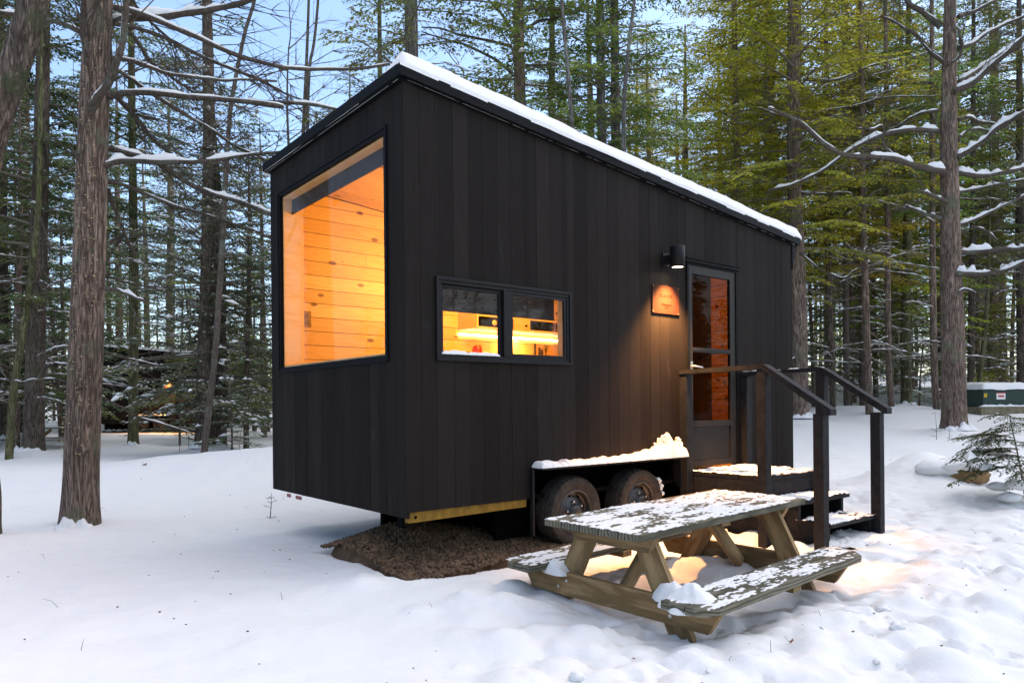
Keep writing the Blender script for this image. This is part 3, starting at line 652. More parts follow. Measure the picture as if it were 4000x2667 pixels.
def wheel(t, zc, yout, detail=True, name_parent=None, rad=.288):
    wt = empty("wheel"); wt.parent = name_parent; wt.location = (t, 0, zc)
    wdt = .205; k = 260 if detail else 40
    y0, y1 = yout, yout + wdt
    yy = np.linspace(0, 1, 64 if detail else 16); side = 12 if detail else 4
    prof = []      # (r, y) outer bead -> sidewall -> tread -> inner
    for q in np.linspace(0, 1, side): prof.append((rad * (.60 + .34 * q), y0 + .02 - .022 * math.sin(q * math.pi * .8)))
    for q in yy: prof.append((rad * (1 - .055 * abs(2 * q - 1) ** 4), y0 + .004 + (wdt - .008) * q))
    for q in np.linspace(1, 0, 4): prof.append((rad * (.6 + .34 * q), y1 - .004))
    prof = np.array(prof); a = np.arange(k) * 2 * math.pi / k; nP = len(prof)
    rr = np.repeat(prof[:, 0][:, None], k, 1); ycs = np.repeat(prof[:, 1][:, None], k, 1); q = (ycs - y0) / wdt
    if detail:
        zig = .022 * (np.abs(((a * 34 / (2 * math.pi)) % 1) - .5) * 4 - 1)[None]
        grv = 0
        for g in (.2, .4, .6, .8): grv = np.maximum(grv, np.clip(1.6 - np.abs(q - g - zig) / .016, 0, 1))
        sip = np.clip(1.5 - np.abs(((a * 34 / (2 * math.pi)) % 1) - .5) / .10, 0, 1)[None] * ((q < .15) | (q > .85))
        istr = (np.arange(nP) >= side) & (np.arange(nP) < side + len(yy)); rr = rr - .012 * np.maximum(grv, sip) * istr[:, None]
        shl = (np.arange(nP) >= side - 3) & (np.arange(nP) < side); rr = rr - .006 * sip.max(0)[None] * 0
    v = np.stack([rr * np.cos(a)[None], ycs, rr * np.sin(a)[None]], -1)
    mb = MB(); mb.add(v.reshape(-1, 3), grid_faces(nP, k, True)[:, ::-1], 0, True); mb.build("tyre", M_TYRE, wt)
    b = y0 + .02; mb = MB()
    mb.lathe([(rad * .63, b), (rad * .61, b - .012), (rad * .57, b - .010), (rad * .55, b + .02), (rad * .52, b + .055), (rad * .42, b + .045), (rad * .36, b + .03), (rad * .25, b + .028), (rad * .20, b + .02), (rad * .19, b - .02), (rad * .13, b - .025), (0.0001, b - .026)], 48, 0, 'y')
    rim = mb.build("rim", M_RIM, wt)
    if detail:
        mb = MB()
        for i in range(8):
            an = i * math.pi / 4 + .2; c = np.array([rad * .455 * math.cos(an), b + .043, rad * .455 * math.sin(an)]); th = np.arange(12) * math.pi / 6
            mb.add(np.vstack([c + np.stack([.013 * np.cos(th), th * 0, .017 * np.sin(th)], -1), c]), [(i2, (i2 + 1) % 12, 12) for i2 in range(12)])
        mb.build("vent_hole", M_DARK, rim)
        for i in range(5):
            an = i * 2 * math.pi / 5 + .5; mb = MB(); c = (rad * .29 * math.cos(an), b + .012, rad * .29 * math.sin(an))
            mb.lathe([(.0001, -.014), (.008, -.012), (.0095, 0), (.0095, .02)], 6, 0, 'y', c, False); mb.build("lug_nut", M_CHROME, rim)
    return wt
wheel(1.545, .272, -.045, True, cab); wheel(2.335, .280, -.045, True, cab)
for t in (1.545, 2.335):
    wt = wheel(t, .27, W - .2, False, cab)
mb = MB()      # snow stuck to the rear tyre
for i in range(26):
    an = R(rnd.uniform(8, 48)); rr_ = .285 + rnd.uniform(-.02, .012); mb.add(iv * rnd.uniform(.012, .026) + np.array([2.335 + rr_ * math.cos(an), -.035 + rnd.uniform(-.015, .05), .28 + rr_ * math.sin(an)]), ifc, 0, True)
mb.build("tyre_snow", M_SNOWB, cab)["kind"] = "stuff"
# chassis: side beam, frame, axle, jack, lights, plus black boards added to block light
mb = MB(); mb.hexa([(.02, .012, zr(-.79)), (1.06, .012, zr(-.775)), (1.06, .06, zr(-.775)), (.02, .06, zr(-.79)), (.02, .012, zr(-.7165)), (1.06, .012, zr(-.7165)), (1.06, .06, zr(-.7165)), (.02, .06, zr(-.7165))])
mb.add(*[[(.075 + .012 * math.cos(a), .0105, zr(-.755) + .012 * math.sin(a)) for a in np.arange(10) * .628] + [(.075, .0105, zr(-.755))], [((i + 1) % 10, i, 10) for i in range(10)]], 1)
mb.build("side_beam", [M_BEAM, M_DARK], cab)
mb = MB(); mb.box(.05, .12, .065, W - .25, zr(-.757), zr(-.73)); mb.box(.55, L - .05, .80, .92, .22, zr(-.73)); mb.box(.45, 3.0, 1.15, 1.2, -.1, zr(-.73)); mb.box(1.3, L - .05, W - .42, W - .30, .13, zr(-.73))  # the thin upright board is an added black skirt that blocks light
for t in (1.5, 2.9, 3.6, 4.3): mb.box(t, t + .08, .421, W - .421, .15, zr(-.735))
mb.box(.062, L - .062, .064, W - .064, zr(-.728), zr(-.70)); mb.box(1.5, 1.58, .2, W - .2, .24, .30); mb.box(2.3, 2.38, .2, W - .2, .24, .30)
mb.box(.9, L - .1, 1.0, 1.06, -.05, .13); mb.box(2.9, L - .2, W - .28, W - .22, -.05, zr(-.73)); mb.box(.95, 2.95, W - .46, W - .43, -.03, zr(-.73)); mb.box(.04, .06, .14, .2, zr(-.84), zr(-.75)); mb.box(L - .12, L - .07, .08, W - .1, -.1, zr(-.73))  # thin upright boards added to keep the underside dark
mb.build("chassis", M_DARK, cab)
mb = MB(); mb.box(-.002, .004, 2.02, 2.10, zr(-.80), zr(-.77)); mb.box(-.002, .004, 1.78, 1.90, zr(-.80), zr(-.77)); mb.build("marker_light", m_simple("red_lens", (.16, .008, .008), (.2, .01, .01), .3, bs=0), cab)

# ------------------------------------------------------------------ things inside and on the cabin (top level; local -> world helper)
def inside(name, label, cat, loc, group=None):
    o = empty(name, (CC[0] + CA[0] * loc[0] + CB[0] * loc[1], CC[1] + CA[1] * loc[0] + CB[1] * loc[1], loc[2]), CYAW); return tag(o, label, cat, group)
o = inside("roller_blind", "dark roller blind rolled up across the top of the large picture window", "blind", (.1, 1.23, zr(1.83)))
mb = MB(); mb.box(.0, .006, -1.05, 1.05, -.05, .11); mb.build("fabric", M_BLIND, o); mb = MB(); mb.tube([(.02, -1.06, .115), (.02, 1.06, .115)], [.026, .026], 14); mb.build("roller", M_BLIND, o); mb = MB(); mb.tube([(.003, -1.055, -.052), (.003, 1.055, -.052)], [.009, .009], 8); mb.build("bottom_bar", M_BLIND, o)
o = inside("roller_blind", "grey-brown roller blind half lowered behind the sliding side window", "blind", (.88, .125, zr(.79)))
mb = MB(); mb.box(-.60, .585, -.003, .003, -.092, .10); mb.build("fabric", M_BLIND, o); mb = MB(); mb.tube([(-.6, 0, -.095), (.587, 0, -.095)], [.008, .008], 8); mb.build("bottom_bar", M_BLIND, o)
mb = MB(); mb.tube([(.592, -.008, .1), (.592, -.008, -.13), (.588, -.006, -.4)], [.003] * 3, 5); mb.build("pull_chain", M_CHROME, o)
o = inside("recessed_pull", "brass recessed pull handle on the pine planks behind the picture window", "handle", (.317, W - .089, zr(.845)))
mb = MB(); mb.box(-.032, .032, -.006, .0, -.075, .075); mb.build("plate", M_BRASS, o); mb = MB(); mb.tube([(.0, -.006, -.045), (0, -.024, -.042), (0, -.024, .042), (0, -.006, .045)], [.006] * 4, 8); mb.build("grip", M_CHROME, o)
o = inside("kitchen_cabinet", "pale wood wall cabinet above the glowing light strip inside the side window", "cabinet", (2.06, 2.0, zr(.84)))
mb = MB(); D = W - .09 - 2.0
mb.box(0, .018, 0, D, 0, .5); mb.box(.018, 1.5, 0, D, 0, .016); mb.box(.018, 1.5, 0, D, .125, .14); mb.box(1.5, 1.518, 0, D, 0, .5); mb.box(.018, 1.5, D - .01, D, .016, .125); mb.box(.018, 1.5, 0, D, .48, .5); mb.build("carcass", M_PLY, o)
mb = MB(); mb.box(.50, .73, -.018, -.001, .004, .30); dd = mb.build("cabinet_door", M_PLY, o); mb = MB(); mb.lathe([(.0001, -.03), (.009, -.028), (.009, -.0)], 12, 0, 'y', (.66, -.018, .055)); mb.build("knob", M_DARK, dd)
mb = MB(); mb.box(.735, 1.1, .02, .03, .02, .12); mb.build("open_bay_shade", M_DARK, o)  # black sheet stands for the shade inside the open compartment
o = inside("table_radio", "black radio with two round pale dials in the cabinet behind the window", "radio", (2.12, 2.03, zr(.858)))
mb = MB(); mb.box(0, .40, 0, .15, 0, .10); mb.build("case", M_DARK, o, .004)
for x in (.20, .315):
    mb = MB(); mb.lathe([(.0001, -.006), (.030, -.006), (.032, 0)], 24, 0, 'y', (x, 0, .05)); mb.build("dial", M_PLY, o)
o = inside("light_strip", "warm glowing light strip under the cabinet seen through the side window", "light", (2.06, W - .10, zr(.795)))
mb = MB(); mb.box(0, 1.5, -.012, 0, -.008, .008); mb.build("diffuser", M_LED, o)
o = inside("red_kettle", "red bobbled kettle standing on the counter behind the left pane of the sliding window", "kettle", (2.03, 1.95, zr(.545)))
mb = MB(); mb.lathe([(.0001, 0), (.045, 0), (.052, .02), (.05, .07), (.04, .095), (.0001, .10)], 24, 0); mb.build("body", M_RED, o); mb = MB(); mb.tube([(-.045, 0, .09), (-.065, 0, .075), (-.068, 0, .03), (-.05, 0, .015)], [.006] * 4, 6); mb.build("handle", M_RED, o)
o = inside("counter_top", "pale counter carrying the red kettle inside the cabin", "counter", (1.75, 1.75, zr(.5)))
mb = MB(); mb.box(0, 1.9, 0, W - .09 - 1.75, 0, .04); mb.build("top", M_PLY, o); mb = MB(); mb.box(.02, 1.88, .03, .05, -1.10, -.001); mb.build("front_panel", M_PLY, o)
for i, (t, zt_, zb_, lab) in enumerate(((3.165, .742, .61, "longest knife on the wall rack by the scissors"), (3.235, .70, .605, "short knife hanging nearest the scissors"), (3.275, .675, .605, "smallest knife on the wall rack by the scissors"))):
    o = inside("kitchen_knife", lab, "knife", (t, W - .10, zr(zb_)), "knives on the wall rack"); mb = MB(); mb.box(-.013, .013, -.008, 0, 0, (zt_ - zb_)); mb.build("handle", M_BLIND, o)
o = inside("scissors", "black scissors hanging on the wall beside the knives", "scissors", (3.34, W - .10, zr(.60)))
mb = MB()
for sx in (-1, 1):
    a = np.linspace(0, 2 * math.pi, 14); mb.tube(np.stack([sx * .018 + .015 * np.cos(a), a * 0 - .004, .105 + .025 * np.sin(a)], -1), [.0035] * 14, 5, 0, False)
    mb.tube([(sx * .010, -.004, .08), (-sx * .006, -.004, 0)], [.005, .003], 5)
mb.build("blades", M_DARK, o)
# lamp
lam = inside("wall_lamp", "black cylinder wall lamp shining down beside the cabin door", "lamp", (2.72, -.145, zr(1.22)))
mb = MB(); mb.lathe([(.0001, .19), (.062, .19), (.066, .186), (.066, 0), (.060, -.0005), (.058, .03)], 40); mb.build("housing", M_METAL, lam)
mb = MB(); mb.box(-.045, .045, .127, .144, .03, .15); mb.box(-.028, .028, .06, .1265, .05, .125); mb.build("bracket", M_METAL, lam, .002)
mb = MB(); mb.lathe([(.0001, .012), (.057, .012)], 32); mb.build("lens", M_BULB, lam)
sp = bpy.data.lights.new("lamp_beam", 'SPOT'); sp.energy = 480; sp.color = (1, .46, .145); sp.spot_size = R(94); sp.spot_blend = .95; sp.shadow_soft_size = .045
so = bpy.data.objects.new("lamp_beam", sp); COL.objects.link(so); so.parent = lam; so.location = (0, 0, -.012)
# interior lights
def inlight(name, loc, e, c, size, rot=(0, 0, 0)):
    a = bpy.data.lights.new(name, 'AREA'); a.energy = e; a.color = c; a.size = size
    o = bpy.data.objects.new(name, a); COL.objects.link(o); o.parent = cab; o.location = loc; o.rotation_euler = rot
for loc_, e_ in (((1.7, 1.15, 2.5), 84), ((3.6, 1.2, 2.4), 10)):
    pl = bpy.data.lights.new("room_lamp", 'POINT'); pl.energy = e_; pl.color = (1, .575, .11); pl.shadow_soft_size = .25
    po = bpy.data.objects.new("room_lamp", pl); COL.objects.link(po); po.parent = cab; po.location = loc_
inlight("strip_light", (2.8, W - .2, zr(.78)), 6, (1, .60, .2), .25)
# sign
sg = inside("name_sign", "square copper name plate screwed to the wall under the lamp", "sign", (2.722, -.006, zr(.948)))
sgv = (.188, .127)
mb = MB(); mb.box(-.188, .188, -.004, .002, -.127, .127); mb.build("plate", M_COPPER, sg, .001)
for x in (-.177, .177):
    for z in (-.116, .116):
        mb = MB(); mb.lathe([(.0001, -.002), (.005, -.0015), (.006, 0)], 10, 0, 'y', (x, -.004, z)); mb.build("screw", M_BRASS, sg)
def text(name, body, size, loc, parent, mat, shear=0, spacing=1, ext=.0008, rot=(R(90), 0, 0)):
    c = bpy.data.curves.new(name, 'FONT'); c.body = body; c.size = size; c.align_x = 'CENTER'; c.align_y = 'CENTER'; c.shear = shear; c.space_character = spacing; c.extrude = ext; c.materials.append(mat)
    t_ = bpy.data.objects.new(name, c); COL.objects.link(t_); bpy.context.view_layer.update(); me = bpy.data.meshes.new_from_object(t_.evaluated_get(bpy.context.evaluated_depsgraph_get())); bpy.data.objects.remove(t_)
    o = bpy.data.objects.new(name, me); COL.objects.link(o); o.parent = parent; o.location = loc; o.rotation_euler = rot; return o
text("lettering", "ELAINE", .044, (-.0, -.0046, .035), sg, M_INK, 0, 1.35); text("script", "Postcard", .042, (-.0, -.0046, -.045), sg, M_INK, .35, .95); text("small_lettering", "CABINS", .015, (.0, -.0046, -.075), sg, M_INK, 0, 1.3)

# ------------------------------------------------------------------ entry steps (local t, d outwards = -y)
stp = empty("entry_steps", (CC[0], CC[1], 0), CYAW); tag(stp, "black wooden entry steps with two handrails leading up to the cabin door", "steps")
def sbox(mb, t0, t1, d0, d1, z0, z1): mb.box(t0, t1, -d1, -d0, zr(z0), zr(z1))
T0, T1 = 2.955, 3.93
def snow_sheet(name, parent, x0, x1, y0, y1, z, cover, seed, th=.014, res=.012, sx=6, sy=14, mat=None, fine=.4, gaps=()):
    nx, ny = max(8, int((x1 - x0) / res)), max(8, int((y1 - y0) / res)); xx, yy = np.meshgrid(np.linspace(x0, x1, nx), np.linspace(y0, y1, ny), indexing='ij')
    f = fbm(xx * sx + seed, yy * sy, 5, seed) + fine * fbm(xx * sx * 7, yy * sy * 5, 3, seed + 5) + cover
    for g_ in gaps: f = f - .42 * np.exp(-((yy - g_) / .006) ** 2) * (vnoise(xx * 5, yy * 0 + g_ * 9, 3) > -.25)
    e = np.minimum(np.minimum(xx - x0, x1 - xx), np.minimum(yy - y0, y1 - yy)); f = f - .35 * np.clip(1 - e / .02, 0, 1)
    zz = z + np.clip(f, -.2, .5) * th * 2.2 + .002; zz = np.maximum(zz, z - .004)
    fc = grid_faces(nx, ny, False)[:, ::-1]; keep = (f.reshape(-1)[fc] > -.02).any(1); fc = fc[keep]
    used = np.unique(fc); mp = -np.ones(nx * ny, int); mp[used] = np.arange(len(used)); mb = MB(); mb.add(np.stack([xx, yy, zz], -1).reshape(-1, 3)[used], mp[fc], 0, True)
    return mb.build(name, mat or M_SNOWB, parent)
def tread(name, t0, t1, d0, d1, z, cover, seed):
    mb = MB(); nb = max(1, round((d1 - d0) / .14)); wd = (d1 - d0) / nb
    for i in range(nb): sbox(mb, t0, t1, d0 + i * wd + .002, d0 + (i + 1) * wd - .002, z - .036, z)
    o = mb.build(name, M_STEP, stp, .003); snow_sheet("snow", o, t0, t1, -d1, -d0, zr(z), cover, seed, .016)
    return o
tread("deck", T0 + .06, T1 - .02, .02, .82, -.622, .16, 71); tread("tread", T0 + .16, T1 + .02, .80, 1.08, -.812, .18, 72); tread("tread", T0 + .16, T1 - .03, 1.03, 1.335, -.972, .22, 73); tread("tread", T0 + .15, T1 - .02, 1.24, 1.58, -1.145, .25, 74)
mb = MB(); sbox(mb, T0 + .062, T0 + .098, .03, .80, -.86, -.6585); sbox(mb, T1 - .06, T1 - .024, .03, .80, -.86, -.6585); sbox(mb, T0 + .10, T1 - .065, .765, .80, -.79, -.66); mb.build("deck_apron", M_STEP, stp, .003)
mb = MB()
for t in (T0 + .17, T1 - .08):
    for d0, d1, z1 in ((.8015, 1.05, -.849), (1.052, 1.30, -1.009)): sbox(mb, t, t + .036, d0, d1, -1.22, z1)
    sbox(mb, t, t + .036, .05, .799, -1.22, -.862)
mb.build("stringer", M_STEP, stp)
mb = MB(); sbox(mb, T0 + .21, T1 - .085, .84, .86, -1.2, -.85); sbox(mb, T0 + .21, T1 - .085, 1.10, 1.12, -1.2, -1.01); sbox(mb, T0 + .10, T1 - .065, .06, .08, -1.2, -.66); mb.build("riser_panel", M_DARK, stp)
for t in (T0 + .005, T1 - .005):
    for d0, zb_, zt_ in ((.035, -1.2, .275), (.84, -1.22, .29), (1.335, -1.25, -.085)):
        mb = MB(); sbox(mb, t - .042, t + .042, d0 - .042, d0 + .042, zb_, zt_); mb.build("post", M_STEP, stp, .004)
    mb = MB(); z0, z1 = .277, .315
    pr = [(-.005, z0), (-.005, z1), (.845, z1 + .014), (.875, z1 + .006), (1.44, -.048), (1.44, -.098), (1.415, -.098), (.862, z0 + .002), (.84, z0 + .014)]
    P = [(d, zr(z)) for d, z in pr]; n = len(P); a = [(t - .048, -d, z) for d, z in P]; b = [(t + .048, -d, z) for d, z in P]
    mb.add(a + b, [(i, (i + 1) % n, n + (i + 1) % n, n + i) for i in range(n)])
    for q in ((0, 1, 2, 8), (2, 3, 7, 8), (3, 4, 6, 7), (4, 5, 6)):
        mb.add([a[i] for i in q], [tuple(range(len(q)))]); mb.add([b[i] for i in q], [tuple(range(len(q)))[::-1]])
    mb.build("handrail", M_STEP, stp, .003)
snow_sheet("rail_snow", stp, T1 - .05, T1 + .04, -.86, -.02, zr(.324), -.05, 77, .008, .012)

# ------------------------------------------------------------------ picnic table
def beam(name, p0, p1, width, thick, up, mat, parent, prof=None, bevel=.003):
    """plank from p0 to p1; width along 'up x axis' plane = local z, thickness along local y; prof = polygon in local x,z"""
    p0, p1 = Vector(p0), Vector(p1); X_ = (p1 - p0); Ln = X_.length; X_.normalize(); Zv = Vector(up); Zv = (Zv - X_ * Zv.dot(X_)).normalized(); Yv = Zv.cross(X_)
    mb = MB(); mb.poly_y(prof(Ln) if prof else [(0, -width / 2), (Ln, -width / 2), (Ln, width / 2), (0, width / 2)], -thick / 2, thick / 2)
    o = mb.build(name, mat, parent, bevel); mt = Matrix((X_, Yv, Zv)).transposed().to_4x4(); mt.translation = p0; o.matrix_local = mt; return o
def heap(mb, c, rx, ry, h, seed, n=22, ang=0):
    rho = np.linspace(0, 1, n)[:, None]; a = (np.arange(36) * 2 * math.pi / 36)[None]; k = 1 + .35 * vnoise(np.cos(a) * 2 + seed, np.sin(a) * 2, seed)
    x = rho * k * rx * np.cos(a); y = rho * k * ry * np.sin(a); z = h * (1 - rho ** 1.5) * (1 + 1.1 * vnoise(x * 11 + seed, y * 11, seed) + .4 * vnoise(x * 34, y * 34 + seed, seed)) - .01 * (rho > .99)
    ca, sa = math.cos(ang), math.sin(ang); mb.add(np.stack([c[0] + ca * x - sa * y, c[1] + sa * x + ca * y, c[2] + z], -1).reshape(-1, 3), grid_faces(n, 36, True), 0, True)
def picnic(label, loc, rz, rx=(0, 0)):
    tb = empty("picnic_table", loc); tb.rotation_euler = (rx[0], rx[1], rz); tag(tb, label, "picnic table", "picnic tables")
    LT = 1.83; wid = .704; nb = 5; bw = wid / nb
    for i in range(nb):
        y = -wid / 2 + (i + .5) * bw
        beam("tabletop_board", (0, y, -.019), (LT, y, -.019), .038, bw - .005, (0, 0, 1), M_PTD, tb)
    for s in (-1, 1):
        c = .10
        for j, y in enumerate((.555, .70)):
            o_ = (lambda Ln, s=s, j=j: None)
            P = [(0, -.07), (0, .07)]
            outer = j == 1
            # profile lies in x,y -> use up along y
            def prof(Ln, outer=outer, s=s):
                h = .069
                if not outer: return [(0, -h), (Ln, -h), (Ln, h), (0, h)]
                return [(0, -h), (Ln, -h), (Ln, h - c * .85), (Ln - c, h), (c, h), (0, h - c * .85)]
            beam("bench_board", (0, s * y, -.329), (LT, s * y, -.329), .138, .038, (0, s, 0), M_PTD, tb, prof)
    for x in (.235, LT - .235):
        inn = 1 if x < 1 else -1
        def pb(Ln): return [(.0, .07), (.09, -.07), (Ln - .09, -.07), (Ln, .07)]
        beam("cross_beam", (x - inn * .0385, -.735, -.4195), (x - inn * .0385, .735, -.4195), .14, .038, (0, 0, 1), M_PT, tb, pb)
        beam("top_cleat", (x - inn * .0385, -.325, -.0875), (x - inn * .0385, .325, -.0875), .09, .038, (0, 0, 1), M_PT, tb, lambda Ln: [(0, .045), (.05, -.045), (Ln - .05, -.045), (Ln, .045)])
        for s in (-1, 1):
            beam("leg", (x, s * .19, -.042), (x, s * .545, -.74), .14, .038, (0, 1, 0), M_PT, tb, lambda Ln, s=s: [(.0, -.07), (Ln, -.07), (Ln, .07), (.0, .07)])
        beam("brace", (x + inn * .02, .0, -.46), (x + inn * .44, .0, -.06), .085, .038, (0, 0, 1), M_PT, tb)
        mb = MB()
        for s in (-1, 1):
            for yy_, zz_ in ((s * .345, -.40), (s * .415, -.445)): mb.lathe([(.0001, -inn * .004), (.011, -inn * .003), (.012, inn * .002)], 10, 0, 'z', (0, 0, 0)) if False else mb.add([(x - inn * .0595, yy_ + .011 * math.cos(a), zz_ + .011 * math.sin(a)) for a in np.arange(8) * .785] + [(x - inn * .063, yy_, zz_)], [(i, (i + 1) % 8, 8) for i in range(8)])
        mb.build("bolt", M_CHROME, tb)
    beam("top_cleat", (LT / 2, -.30, -.058), (LT / 2, .30, -.058), .038, .09, (0, 0, 1), M_PT, tb)
    for s in (-1, 1): beam("bench_cleat", (LT / 2, s * .47, -.369), (LT / 2, s * .75, -.369), .04, .09, (0, 0, 1), M_PT, tb)
    snow_sheet("tabletop_snow", tb, .0, LT, -wid / 2, wid / 2, .0, .02, 91, .0045, .0055, 4, 15, None, 1.0, [-wid / 2 + i * bw for i in range(1, 5)])
    snow_sheet("bench_snow", tb, .02, LT - .02, -.76, -.49, -.31, -.05, 92, .004, .0055, 3.5, 16, None, 1.0, [-.6275]); snow_sheet("bench_snow", tb, .02, LT - .02, .49, .75, -.31, .0, 93, .004, .0055, 4, 15, None, 1.0, [.6275])
    return tb
table = picnic("large picnic table dusted with snow in front of the cabin steps", (.4195, 4.0128, zr(-.6774)), .7295, (.013, -.013))
for c_, rx_, ry_, h_, sd_ in (((.14, -.58, -.345), .17, .15, .075, 4), ((.21, -.42, -.36), .07, .13, .11, 6), ((.205, .44, -.36), .07, .12, .09, 8), ((.30, .62, -.315), .1, .06, .02, 9)):
    mb = MB(); heap(mb, c_, rx_, ry_, h_, sd_); mb.build("snow_clump", M_SNOWB, table)
pp = at(60, 1700, 20.0); far_t = copy_tree(table); far_t["label"] = "small distant picnic table half hidden behind a dark trunk on the left"
far_t.location = (pp.x + .2, pp.y, gz(pp.x, pp.y) + .56); far_t.rotation_euler = (0, 0, R(28))
# ------------------------------------------------------------------ neighbouring cabin
nb_p = at(630, 1660, 29.0); ncx = at(395, 1600, 29.0).x
nc = empty("tiny_cabin", (ncx, 29.0, .22), R(-4)); tag(nc, "distant black cabin among the trees on the left with a small orange wall light", "cabin")
mb = MB()
for a, b in boards(0, 4.9, .13, .16): mb.hexa([(a, 0, .32), (b - .004, 0, .32), (b - .004, .05, .32), (a, .05, .32), (a, 0, 3.35 - .09 * a), (b - .004, 0, 3.35 - .09 * b), (b - .004, .05, 3.35 - .09 * b), (a, .05, 3.35 - .09 * a)])
mb.hexa([(0, .052, .32), (4.9, .052, .32), (4.9, 2.44, .32), (0, 2.44, .32), (0, .052, 3.33), (4.9, .052, 2.9), (4.9, 2.44, 2.9), (0, 2.44, 3.33)]); mb.build("wall", M_SIDE, nc)
mb = MB(); mb.hexa([(-.06, -.06, 3.355), (4.98, -.06, 2.92), (4.98, 2.5, 2.92), (-.06, 2.5, 3.355), (-.06, -.06, 3.45), (4.98, -.06, 3.0), (4.98, 2.5, 3.0), (-.06, 2.5, 3.45)]); mb.build("roof", M_TRIM, nc)
mb = MB(); mb.hexa([(-.05, -.05, 3.452), (4.97, -.05, 3.002), (4.97, 2.49, 3.002), (-.05, 2.49, 3.452), (-.02, -.02, 3.55), (4.95, -.02, 3.1), (4.95, 2.46, 3.1), (-.02, 2.46, 3.55)]); mb.build("roof_snow", M_SNOW, nc)
mb = MB(); frame(mb, 3.05, 3.85, .45, 2.4, .08, spl, .001, .03); mb.build("door", M_BRONZE, nc)
mb = MB(); mb.box(1.1, 2.8, -.12, -.001, .62, .64); mb.build("fender", M_METAL, nc); mb = MB(); lump_strip(mb, (1.1, 2.8, 0, .641), .12, lambda t: .05, 5, .05); mb.build("fender_snow", M_SNOWB, nc)
mb = MB(); mb.box(1.05, 2.85, -.004, -.001, .3, .62); mb.build("wheel_well", M_DARK, nc)
wheel(1.72, .29, -.12, False, nc); wheel(2.5, .29, -.12, False, nc)
mb = MB()
for a, b in ((.05, .5), (.5, .95), (.05, .5), (.5, .95)): mb.tube([(a, .05, .02), (b, .05, .31)], [.018, .018], 6); mb.tube([(b, .05, .02), (a, .05, .31)], [.018, .018], 6)
mb.box(.0, 1.0, .02, .1, -.02, .02); mb.build("scissor_jack", M_METAL, nc)
mb = MB(); mb.box(.0, 4.85, .2, 2.3, .1, .32); mb.build("chassis", M_DARK, nc)
mb = MB(); mb.lathe([(.0001, .14), (.05, .14), (.055, 0), (.05, 0)], 16, 0, 'z', (2.82, -.12, 2.02)); mb.box(2.8, 2.84, -.08, -.001, 2.05, 2.12); ml = mb.build("wall_lamp", M_METAL, nc)
mb = MB(); mb.lathe([(.0001, -.012), (.045, -.012), (.045, .004)], 16, 0, 'z', (2.82, -.12, 2.02)); mb.build("lens", M_BULB, ml)
mb = MB(); mb.box(2.66, 3.0, -.012, -.002, 1.55, 1.80); mb.build("name_plate", M_COPPER, nc)
sp2 = bpy.data.lights.new("lamp_beam", 'SPOT'); sp2.energy = 200; sp2.color = (1, .42, .1); sp2.spot_size = R(120); sp2.spot_blend = .5; sp2.shadow_soft_size = .05
o2 = bpy.data.objects.new("lamp_beam", sp2); COL.objects.link(o2); o2.parent = nc; o2.location = (2.82, -.12, 1.98)

# ------------------------------------------------------------------ utility box, boulder, leaves, litter
p = at(3838, 1632, 19.0); bz = gz(p.x + .7, 19.2)
ub = empty("utility_box", (p.x, 19.0, bz), R(2)); tag(ub, "low green metal utility box on a mossy concrete pad with snow on its lid", "utility box")
mb = MB(); mb.box(-.10, 1.75, -.1, 1.0, -.15, .17); mb.build("pad", M_CONC, ub, .01)
mb = MB(); mb.box(.02, 1.62, 0, .85, .172, .60); mb.poly_y([(.015, .44), (.3, .44), (.3, .445), (.015, .445)], -.006, -.001); mb.hexa([(.0, -.02, .601), (1.64, -.02, .601), (1.64, .87, .601), (0, .87, .601), (.0, -.02, .63), (1.64, -.02, .63), (1.64, .87, .68), (0, .87, .68)]); bx = mb.build("box", M_GREEN, ub, .006)
mb = MB(); nx_ = 40; xx, yy = np.meshgrid(np.linspace(-.01, 1.65, nx_), np.linspace(-.03, .88, 20), indexing='ij'); ee = np.clip(np.minimum(np.minimum(xx + .01, 1.65 - xx), np.minimum(yy + .03, .88 - yy)) / .12, 0, 1)
mb.add(np.stack([xx, yy, .62 + .05 * yy + .17 * ee ** .5 + .03 * fbm(xx * 4, yy * 4, 3, 2)], -1).reshape(-1, 3), grid_faces(nx_, 20, False)[:, ::-1], 0, True); mb.build("lid_snow", M_SNOW, ub)
mb = MB(); mb.box(.38, .62, -.006, -.002, .36, .54); st_ = mb.build("warning_label", M_WHITE, bx); mb = MB(); mb.box(.38, .62, -.009, -.0065, .515, .54); mb.box(.42, .58, -.009, -.0065, .42, .47); mb.build("print", M_REDP, st_)
mb = MB(); mb.box(.045, .125, -.006, -.002, .42, .52); s_ = mb.build("number_sticker", M_YELL, bx); text("number", "2", .10, (.085, -.008, .47), s_, M_DARK)
mb = MB(); mb.box(1.36, 1.44, -.006, -.002, .48, .57); s_ = mb.build("number_sticker", M_YELL, bx); text("number", "8", .09, (1.40, -.008, .525), s_, M_DARK)
mb = MB(); lump_strip(mb, (-.1, 1.75, 0.02, .17), .12, lambda t: .05, 12, .04); mb.build("pad_snow", M_SNOW, ub)
def blob(mb, c, rad, seed, sub=4, amp=.25):
    b = bmesh.new(); bmesh.ops.create_icosphere(b, subdivisions=sub, radius=1); v = np.array([q.co[:] for q in b.verts]); fc = np.array([[q.index for q in f.verts] for f in b.faces]); b.free()
    d = 1 + amp * (fbm(v[:, 0] * 1.6 + seed, v[:, 1] * 1.6 + v[:, 2] * 1.1, 4, seed)) + .12 * fbm(v[:, 0] * 5, v[:, 2] * 5 + v[:, 1] * 3, 3, seed + 9); mb.add(v * d[:, None] * np.array(rad) + np.array(c), fc, 0, True)
